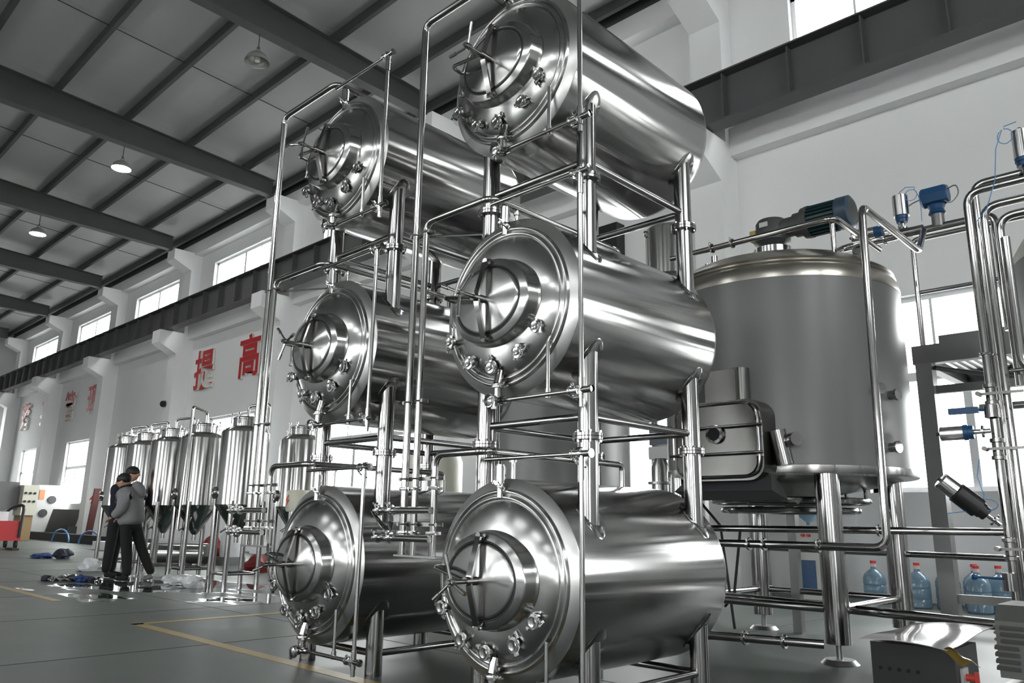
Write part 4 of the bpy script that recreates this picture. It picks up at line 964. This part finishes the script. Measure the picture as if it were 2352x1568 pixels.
letter('\u63d0', -25.25, 5.77, 1.42, 'red wall character left of the riser pipes, first of the near pair')
letter('\u9ad8', -22.15, 5.83, 1.42, 'red wall character partly covered by the tall riser pipes')
letter('\u7406', -35.75, 5.77, 1.42, 'dark red wall character just left of the bright pilaster')
letter('\u7ba1', -38.8, 5.77, 1.42, 'dark red wall character, third of the far group of four')
letter('\u5b9e', -42.3, 5.82, 1.42, 'dark red wall character, second from the left end of the hall')
letter('\u843d', -45.5, 5.80, 1.42, 'dark red wall character, leftmost of all')

# ------------------------------------------------------------------ things along the far wall
nt_ = thing('notice_board', 'white notice sheet fixed to the pilaster behind the fermenters', 'notice', (-33.4, 11.0, 1.2))
wob('sheet', MB().lohi((-33.44, 10.78, 1.2), (-33.405, 11.2, 1.95)), 'notice_white', nt_)
wob('red_mark', MB().add(*(lambda p: (p.v, p.f))(flat_poly([(a * 2.2, b * 2.2) for a, b in BOLT], (-33.405, 10.95, 1.55), (0, 1, 0), (0, 0, 1), (1, 0, 0), 0.004))), 'lightning_red', nt_)
cmb = thing('security_camera', 'dark security camera on a small bracket high on the wall above the fermenters', 'camera', (-27.0, 11.2, 4.55))
wob('bracket', MB().pipe([(-26.9, 11.3, 4.45), (-26.9, 11.0, 4.45), (-27.0, 10.85, 4.6)], 0.03, 0.1, 8), 'dark_grey_paint', cmb)
wob('body', MB().cyl((-27.1, 10.95, 4.75), (-26.9, 10.65, 4.68), 0.11, 14), 'black_plastic', cmb)
mc = thing('machine_cabinet', 'white machine cabinet with two round dials and an orange label by the far wall', 'cabinet', (-38.5, 10.3, 0))
wob('body', MB().lohi((-40.0, 10.0, 0.0), (-37.2, 11.0, 2.15)), 'cabinet_white', mc)
for (y, z) in ((10.62, 1.55), (10.35, 1.0)): wob('dial', MB().cyl((-37.2, y, z), (-37.15, y, z), 0.16, 20), 'dark_grey_paint', mc)
wob('label_plate', MB().lohi((-37.2, 10.12, 1.55), (-37.18, 10.32, 1.95)), 'orange_tag', mc)
cn = thing('control_console', 'cream machine console with switches behind the red cart', 'console', (-33.5, 9.0, 0))
wob('panel', MB().lohi((-34.2, 8.5, 0.9), (-33.2, 9.0, 2.0)), 'clad_cream', cn)
wob('column', MB().lohi((-34.1, 8.55, 0.0), (-33.3, 8.95, 0.9)), 'wood_box', cn)
wob('screen_hood', MB().lohi((-34.6, 7.6, 1.1), (-33.6, 8.45, 2.1)), 'board_grey', cn)
for k in range(6): wob('switch', MB().cyl((-33.2, 8.58 + (k % 3) * 0.15, 1.4 + (k // 3) * 0.3), (-33.16, 8.58 + (k % 3) * 0.15, 1.4 + (k // 3) * 0.3), 0.045, 10), 'black_plastic', cn)
ct = thing('red_cart', 'red welding cart with black handle at the left picture edge', 'cart', (-25.4, 6.3, 0))
wob('tray', MB().lohi((-26.6, 5.6, 0.22), (-25.2, 6.55, 0.75)), 'cart_red', ct)
wob('handle', MB().pipe([(-25.2, 6.5, 0.3), (-25.15, 6.52, 1.2), (-25.6, 6.3, 1.1), (-25.7, 6.1, 0.8)], 0.04, 0.15, 10), 'black_plastic', ct)
wob('power_unit', MB().lohi((-26.3, 5.7, 0.75), (-25.5, 6.25, 1.0)), 'plastic_white', ct)
for (x, y) in ((-26.4, 5.6), (-26.4, 6.5), (-25.4, 5.6), (-25.4, 6.5)): wob('wheel', MB().cyl((x, y - 0.03, 0.11), (x, y + 0.03, 0.11), 0.11, 16), 'rubber', ct)
tag(wob('ground_clamp', MB().lohi((-24.9, 6.15, 0), (-24.2, 6.3, 0.05)), 'black_plastic'), 'black tool lying on the floor in front of the red cart', 'tool')
def lean(name, x, y, w_, h_, dx, th, m, label, cat):
    mb = MB().add([(x, y, 0), (x, y + w_, 0), (x - dx, y + w_, h_), (x - dx, y, h_), (x - th, y, 0), (x - th, y + w_, 0), (x - dx - th, y + w_, h_), (x - dx - th, y, h_)],
                  [(0, 1, 2, 3), (7, 6, 5, 4), (0, 4, 5, 1), (1, 5, 6, 2), (2, 6, 7, 3), (3, 7, 4, 0)])
    return tag(wob(name, mb, m), label, cat)
lean('grey_board', -35.3, 9.95, 1.0, 1.15, -0.9, 0.12, 'board_grey', 'grey board leaning near the far wall under the window', 'board')
lean('grey_board', -34.6, 10.55, 0.35, 0.5, -0.25, 0.10, 'board_grey', 'small grey offcut beside the leaning board', 'board')
lean('dark_board', -27.5, 9.9, 1.1, 1.1, -0.5, 0.15, 'board_grey', 'dark board leaning behind the farthest fermenter', 'board')
lean('red_plank', -31.5, 10.25, 0.22, 1.9, -0.4, 0.1, 'plank_red', 'tall dark red plank leaning beside the notice pilaster', 'plank')
tag(wob('cable_trench', MB().lohi((-40, 9.5, 0), (-24.0, 9.85, 0.28)), 'kerb_dark'), 'low black kerb along the foot of the far wall', 'kerb')
tag(wob('flat_carton', MB().lohi((-24.5, 8.2, 0), (-22.0, 9.0, 0.22)), 'plastic_white'), 'flat white carton lying behind the farthest fermenter', 'carton')
for k, (x, y) in enumerate(((-31.0, 9.3), (-27.8, 9.2))):
    tag(wob('blue_hose', MB().sweep([(x + 0.9 * math.cos(a) * (1 + 0.1 * k), y, 0.02 + 0.42 * math.sin(a)) for a in [PI * q / 12 for q in range(13)]], 0.03, 8), 'blue_tube'), ['left', 'right'][k] + ' blue hose arching off the floor by the black kerb', 'hose')

# ------------------------------------------------------------------ litter on the floor
def lump(r, seed, sq=0.5, n=3, amp=0.45):
    import bmesh
    bm = bmesh.new(); bmesh.ops.create_icosphere(bm, subdivisions=n, radius=1)
    for v in bm.verts:
        f = 1 + amp * noise.noise(v.co * 1.7 + Vector((seed * 3.1, seed, 0))) + amp * 0.5 * noise.noise(v.co * 4.3 + Vector((seed, seed * 2.0, 5)))
        v.co = Vector((v.co.x * f * r[0], v.co.y * f * r[1], v.co.z * f * r[2])); v.co.z = max(v.co.z, -r[2] * 0.55)
    mz = min(v.co.z for v in bm.verts)
    for v in bm.verts: v.co.z -= mz
    me = bpy.data.meshes.new('lump'); bm.to_mesh(me); bm.free()
    me.polygons.foreach_set('use_smooth', [True] * len(me.polygons)); me.set_sharp_from_angle(angle=math.radians(40))
    return me
def litter(name, x, y, r, m, label, cat, seed): return tag(ob(name, lump(r, seed), m, None, (x, y, 0)), label, cat)
litter('plastic_bag', -14.9, 5.0, (0.14, 0.18, 0.13), 'bag_white', 'crumpled white plastic bag on the floor left of the workers', 'bag', 1)
litter('plastic_bag', -11.3, 5.02, (0.15, 0.17, 0.09), 'bag_white', 'crumpled white plastic bag under the fermenters, right of the grey-jacketed worker', 'bag', 2)
litter('plastic_bag', -10.75, 4.95, (0.13, 0.15, 0.10), 'bag_white', 'crumpled clear bag beside the legs of the nearest fermenter', 'bag', 3)
litter('plastic_bag', -11.72, 5.02, (0.08, 0.09, 0.07), 'bag_white', 'small crumpled bag right behind the worker\'s shoe', 'bag', 4)
litter('dark_rag', -19.8, 5.65, (0.30, 0.20, 0.07), 'rag_blue', 'blue and black rag on the floor at far left', 'rag', 5)
litter('dark_rag', -19.3, 5.9, (0.18, 0.18, 0.13), 'rag_dark', 'black rag bunched up beside the blue rag', 'rag', 6)
spots = [(-13.0, 3.80, 0.10), (-12.85, 3.95, 0.09), (-12.75, 4.05, 0.11), (-12.6, 4.12, 0.10), (-12.5, 4.24, 0.08), (-12.9, 3.85, 0.07), (-12.45, 4.30, 0.07), (-12.66, 4.25, 0.08)]
names = ['leftmost dark piece', 'second piece', 'third piece with bent shape', 'middle piece', 'fifth piece', 'small front piece', 'rightmost piece', 'rear piece']
for k, (x, y, r) in enumerate(spots):
    litter('scrap_fitting', x, y, (r, r * 0.8, r * 0.55), ['rag_dark', 'steel_dull', 'steel_bright', 'rag_blue'][k % 4], names[k] + ' of the heap of fittings on the wet floor', 'fitting', 10 + k)
litter('red_cloth', -13.2, 7.2, (0.26, 0.22, 0.17), 'red_cloth', 'dark red cloth heap on the floor behind the nearest fermenter', 'cloth', 21)
litter('red_cloth', -12.45, 7.65, (0.45, 0.2, 0.08), 'red_cloth', 'flat red cloth trailing right of the red heap', 'cloth', 22)
litter('red_bag', -16.4, 7.9, (0.35, 0.3, 0.32), 'red_cloth', 'dark red bag beside the white jug behind the fermenters', 'bag', 23)
jg = thing('white_jug', 'white plastic jug standing behind the fermenters', 'jug', (-15.6, 7.9, 0))
wob('body', MB().lathe([(0.001, 0), (0.2, 0), (0.22, 0.03), (0.22, 0.42), (0.12, 0.55), (0.06, 0.58), (0.06, 0.64), (0.001, 0.64)], 24, 'Z', (-15.6, 7.9, 0.15)), 'plastic_white', jg)
wob('stand', MB().lohi((-15.85, 7.7, 0), (-15.35, 8.1, 0.15)), 'board_grey', jg)
wr = thing('foil_roll', 'silver roll lying on the floor behind the grey-jacketed worker', 'roll', (-16.0, 7.0, 0))
wob('roll', MB().cyl((-16.4, 6.6, 0.22), (-15.6, 7.4, 0.22), 0.2, 24), 'steel_bright', wr)
wob('chock', MB().lohi((-16.2, 6.8, 0), (-15.8, 7.2, 0.04)), 'board_grey', wr)
# ------------------------------------------------------------------ people
PU = Vector((0.7187, 0.6953, 0)); PV = Vector((-0.6953, 0.7187, 0))
LEAN = [lambda z: 0.0]
def skin_obj(name, parent, verts, edges, radii, m, root=0, sub=2):
    """one continuous surface grown over a skeleton of joints; verts in (right, away, up) of the figure"""
    me = bpy.data.meshes.new(name)
    me.from_pydata([PU * (v[0] + LEAN[0](v[2])) + PV * v[1] + Vector((0, 0, v[2])) for v in verts], edges, [])
    o = ob(name, me, m, parent)
    sk = o.modifiers.new('skin', 'SKIN'); sk.use_smooth_shade = True
    if not me.skin_vertices: me.skin_vertices.new()
    d = me.skin_vertices[0].data
    for i, r in enumerate(radii): d[i].radius = (r, r) if not isinstance(r, tuple) else r; d[i].use_root = (i == root)
    sb = o.modifiers.new('sub', 'SUBSURF'); sb.levels = sub; sb.render_levels = sub
    return o
def ell(name, parent, c, r, m, tilt=0.0, n=20, cut=None):
    mb = MB(); vs = []; fs = []; rows_ = n // 2
    for i in range(rows_ + 1):
        ph = PI * i / rows_
        for k in range(n):
            t = 2 * PI * k / n
            v = Vector((r[0] * math.sin(ph) * math.cos(t), r[1] * math.sin(ph) * math.sin(t), r[2] * math.cos(ph)))
            if cut: v = cut(v)
            v = Matrix.Rotation(tilt, 3, 'Y') @ v
            v = Vector((v.x + c[0] + LEAN[0](c[2]), v.y + c[1], v.z + c[2])); vs.append(PU * v.x + PV * v.y + Vector((0, 0, v.z)))
    for i in range(rows_):
        for k in range(n): fs.append((i * n + k, i * n + (k + 1) % n, (i + 1) * n + (k + 1) % n, (i + 1) * n + k))
    return ob(name, mb.add(vs, fs).mesh(name, 180), m, parent)
def hand_chain(w_, d, side, grip):
    """five fingers rooted in a palm: returns verts, edges, radii"""
    V, E_, R_ = [], [], []
    w_ = Vector(w_); d = Vector(d).normalized(); s = Vector(side).normalized()
    palm = w_ + d * 0.05
    V += [w_, palm]; E_ += [(0, 1)]; R_ += [0.026, (0.034, 0.02)]
    for k in range(4):
        b = palm + s * (k - 1.5) * 0.018 + d * 0.03; L_ = [0.065, 0.075, 0.07, 0.055][k]
        m1 = b + d * L_ * 0.45 + Vector((0, 0, -0.01)); m2 = m1 + d * L_ * 0.3 + Vector((grip, 0, -0.02))
        i = len(V); V += [b, m1, m2]; E_ += [(1, i), (i, i + 1), (i + 1, i + 2)]; R_ += [0.011, 0.009, 0.008]
    i = len(V); b = w_ + d * 0.03 - s * 0.03; V += [b, b + d * 0.03 - s * 0.02]; E_ += [(1, i), (i, i + 1)]; R_ += [0.012, 0.009]
    return V, E_, R_

# worker in the grey hooded jacket: turned left, head bowed, arms forward at waist height, weight on the front leg
p1 = thing('person', 'worker in a grey hooded jacket and black trousers bending his head toward the tanks', 'person', (-12.36, 4.74, 0))
p1.scale = (0.92, 0.92, 0.92)
LEAN[0] = lambda z: -0.13 * min(1.0, max(0.0, (z - 0.1) / 0.75)) - 0.07 * max(0.0, (z - 0.85) / 0.72)
bv = [(0.02, 0, 0.92), (0.0, 0, 1.12), (-0.02, 0, 1.36), (-0.06, 0, 1.46), (-0.10, 0, 1.55),
      (-0.02, -0.10, 0.86), (-0.02, -0.10, 0.48), (-0.02, -0.11, 0.09), (-0.14, -0.12, 0.04),
      (0.05, 0.10, 0.86), (0.13, 0.10, 0.48), (0.27, 0.10, 0.11), (0.18, 0.10, 0.04),
      (0.0, -0.19, 1.37), (-0.02, -0.23, 1.10), (-0.19, -0.20, 0.99), (-0.02, 0.19, 1.36), (-0.06, 0.22, 1.10), (-0.22, 0.16, 1.0)]
be = [(0, 1), (1, 2), (2, 3), (3, 4), (0, 5), (5, 6), (6, 7), (7, 8), (0, 9), (9, 10), (10, 11), (11, 12), (2, 13), (13, 14), (14, 15), (2, 16), (16, 17), (17, 18)]
br = [0.09, 0.11, 0.11, 0.055, 0.06, 0.06, 0.04, 0.03, 0.022, 0.06, 0.04, 0.03, 0.022, 0.045, 0.035, 0.028, 0.045, 0.035, 0.028]
body = skin_obj('body', p1, bv, be, br, 'skin')
def face_cut(v): return Vector((v.x * (1.0 if v.x > 0 else 1.06), v.y * (1 - 0.15 * max(0, -v.z / 0.12)), v.z))
hd1 = ell('head', p1, (-0.13, 0.0, 1.57), (0.098, 0.075, 0.118), 'skin', -0.35, 24, face_cut)
ell('nose', hd1, (-0.235, -0.01, 1.545), (0.018, 0.013, 0.022), 'skin', -0.3, 10)
for s in (-1, 1):
    ell('eye', hd1, (-0.222, s * 0.03, 1.572), (0.008, 0.012, 0.006), 'hair_black', -0.3, 8)
    ell('ear', hd1, (-0.115, s * 0.076, 1.555), (0.02, 0.010, 0.032), 'skin', -0.3, 10)
ell('mouth', hd1, (-0.205, 0, 1.505), (0.010, 0.022, 0.005), 'red_cloth', -0.3, 8)
def hair_cut(v): return Vector((v.x, v.y, v.z if v.z > -0.02 else -0.02 + (v.z + 0.02) * (0.2 if v.x < 0.0 else 0.9)))
ell('hair', p1, (-0.118, 0.0, 1.605), (0.118, 0.092, 0.105), 'hair_black', -0.40, 24, hair_cut)
jv = [(0.03, 0, 0.84), (0.02, 0, 1.02), (0.0, 0, 1.22), (-0.01, 0, 1.36), (-0.05, 0, 1.45),
      (0.0, -0.20, 1.37), (-0.01, -0.25, 1.12), (-0.18, -0.21, 0.995), (-0.02, 0.20, 1.36), (-0.05, 0.23, 1.12), (-0.21, 0.17, 1.005)]
je = [(0, 1), (1, 2), (2, 3), (3, 4), (3, 5), (5, 6), (6, 7), (3, 8), (8, 9), (9, 10)]
jr = [(0.25, 0.235), (0.235, 0.22), (0.215, 0.21), (0.18, 0.18), 0.10, 0.115, 0.10, 0.062, 0.115, 0.10, 0.062]
skin_obj('jacket', p1, jv, je, jr, 'jacket_grey')
skin_obj('hood', p1, [(0.0, 0, 1.49), (0.08, 0, 1.46), (0.14, 0, 1.38), (0.16, 0, 1.28)], [(0, 1), (1, 2), (2, 3)], [(0.10, 0.12), (0.12, 0.15), (0.11, 0.14), (0.05, 0.10)], 'jacket_grey')
fur = [(-0.04 + 0.10 * math.cos(a), 0.13 * math.sin(a), 1.475 + 0.03 * math.cos(a)) for a in [2 * PI * k / 24 for k in range(25)]]
ob('fur_collar', MB().sweep([PU * (v[0] + LEAN[0](v[2])) + PV * v[1] + Vector((0, 0, v[2])) for v in fur], 0.032, 8).mesh('fur_collar', 180), 'fur_black', p1)
tv = [(0.02, 0, 0.90), (-0.02, -0.10, 0.82), (-0.02, -0.10, 0.48), (-0.02, -0.11, 0.06), (0.06, 0.10, 0.82), (0.135, 0.10, 0.48), (0.28, 0.10, 0.09)]
skin_obj('trousers', p1, tv, [(0, 1), (1, 2), (2, 3), (0, 4), (4, 5), (5, 6)], [0.12, 0.10, 0.088, 0.074, 0.10, 0.086, 0.07], 'cloth_black')
skin_obj('shoe', p1, [(0.01, -0.11, 0.055), (-0.10, -0.115, 0.045), (-0.20, -0.12, 0.034)], [(0, 1), (1, 2)], [0.055, 0.045, 0.034], 'cloth_black', 0, 2)
skin_obj('shoe', p1, [(0.30, 0.10, 0.075), (0.23, 0.10, 0.05), (0.15, 0.10, 0.034)], [(0, 1), (1, 2)], [0.055, 0.045, 0.034], 'board_grey', 0, 2)
for (w_, gy) in (((-0.19, -0.20, 0.985), 1), ((-0.22, 0.16, 0.995), -1)):
    V, E_, R_ = hand_chain(w_, (-0.9, 0.1 * gy, -0.45), (0, 1, 0.2), 0.01)
    skin_obj('hand', p1, [tuple(v) for v in V], E_, R_, 'skin', 0, 1)

# second worker in black, standing close behind and facing the fermenters
p2 = thing('person', 'worker in black with dark hair standing close behind the grey-jacketed one', 'person', (-13.22, 4.74, 0))
p2.scale = (0.95, 0.95, 0.95)
LEAN[0] = lambda z: -0.02 * max(0.0, (z - 0.1) / 1.55)
bv = [(0.05, 0, 0.98), (0.05, 0, 1.20), (0.06, 0, 1.44), (0.11, 0, 1.53), (0.17, 0, 1.62),
      (0.03, -0.10, 0.92), (0.01, -0.10, 0.50), (-0.02, -0.10, 0.09), (0.10, -0.11, 0.04),
      (0.03, 0.10, 0.92), (0.0, 0.10, 0.50), (-0.04, 0.10, 0.09), (0.08, 0.10, 0.04),
      (0.05, -0.20, 1.42), (0.06, -0.24, 1.14), (0.20, -0.20, 1.0), (0.05, 0.20, 1.42), (0.08, 0.22, 1.15), (0.24, 0.18, 1.05)]
skin_obj('body', p2, bv, be, br, 'skin')
hd2 = ell('head', p2, (0.205, 0.0, 1.665), (0.092, 0.075, 0.118), 'skin', 0.2, 24)
ell('nose', hd2, (0.302, 0.0, 1.655), (0.018, 0.013, 0.020), 'skin', 0.2, 10)
for s in (-1, 1):
    ell('eye', hd2, (0.287, s * 0.03, 1.682), (0.008, 0.012, 0.006), 'hair_black', 0.2, 8)
    ell('ear', hd2, (0.195, s * 0.076, 1.655), (0.02, 0.010, 0.032), 'skin', 0.2, 10)
ell('mouth', hd2, (0.282, 0, 1.615), (0.010, 0.022, 0.005), 'red_cloth', 0.2, 8)
ell('hair', p2, (0.185, 0.0, 1.70), (0.115, 0.092, 0.105), 'hair_black', 0.25, 24, lambda v: Vector((v.x, v.y, v.z if v.z > -0.02 else -0.02 + (v.z + 0.02) * (0.2 if v.x > 0.0 else 0.9))))
jv = [(0.04, 0, 0.90), (0.04, 0, 1.08), (0.05, 0, 1.28), (0.05, 0, 1.42), (0.10, 0, 1.52),
      (0.05, -0.20, 1.42), (0.06, -0.25, 1.15), (0.19, -0.21, 1.01), (0.05, 0.20, 1.42), (0.08, 0.23, 1.16), (0.23, 0.185, 1.06)]
skin_obj('jacket', p2, jv, je, [(0.19, 0.18), (0.18, 0.17), (0.17, 0.17), (0.15, 0.15), 0.08, 0.095, 0.075, 0.05, 0.095, 0.075, 0.05], 'cloth_navy')
tv = [(0.04, 0, 0.96), (0.02, -0.10, 0.88), (0.0, -0.10, 0.50), (-0.03, -0.10, 0.06), (0.02, 0.10, 0.88), (-0.01, 0.10, 0.50), (-0.05, 0.10, 0.06)]
skin_obj('trousers', p2, tv, [(0, 1), (1, 2), (2, 3), (0, 4), (4, 5), (5, 6)], [0.12, 0.098, 0.085, 0.072, 0.098, 0.085, 0.072], 'cloth_black')
for y in (-0.11, 0.10):
    skin_obj('shoe', p2, [(-0.04, y, 0.055), (0.06, y, 0.045), (0.16, y, 0.034)], [(0, 1), (1, 2)], [0.055, 0.045, 0.034], 'cloth_black', 0, 2)
for (w_, gy) in (((0.20, -0.20, 1.0), 1), ((0.24, 0.18, 1.05), -1)):
    V, E_, R_ = hand_chain(w_, (0.9, 0.1 * gy, -0.35), (0, 1, 0.2), -0.01)
    skin_obj('hand', p2, [tuple(v) for v in V], E_, R_, 'skin', 0, 1)
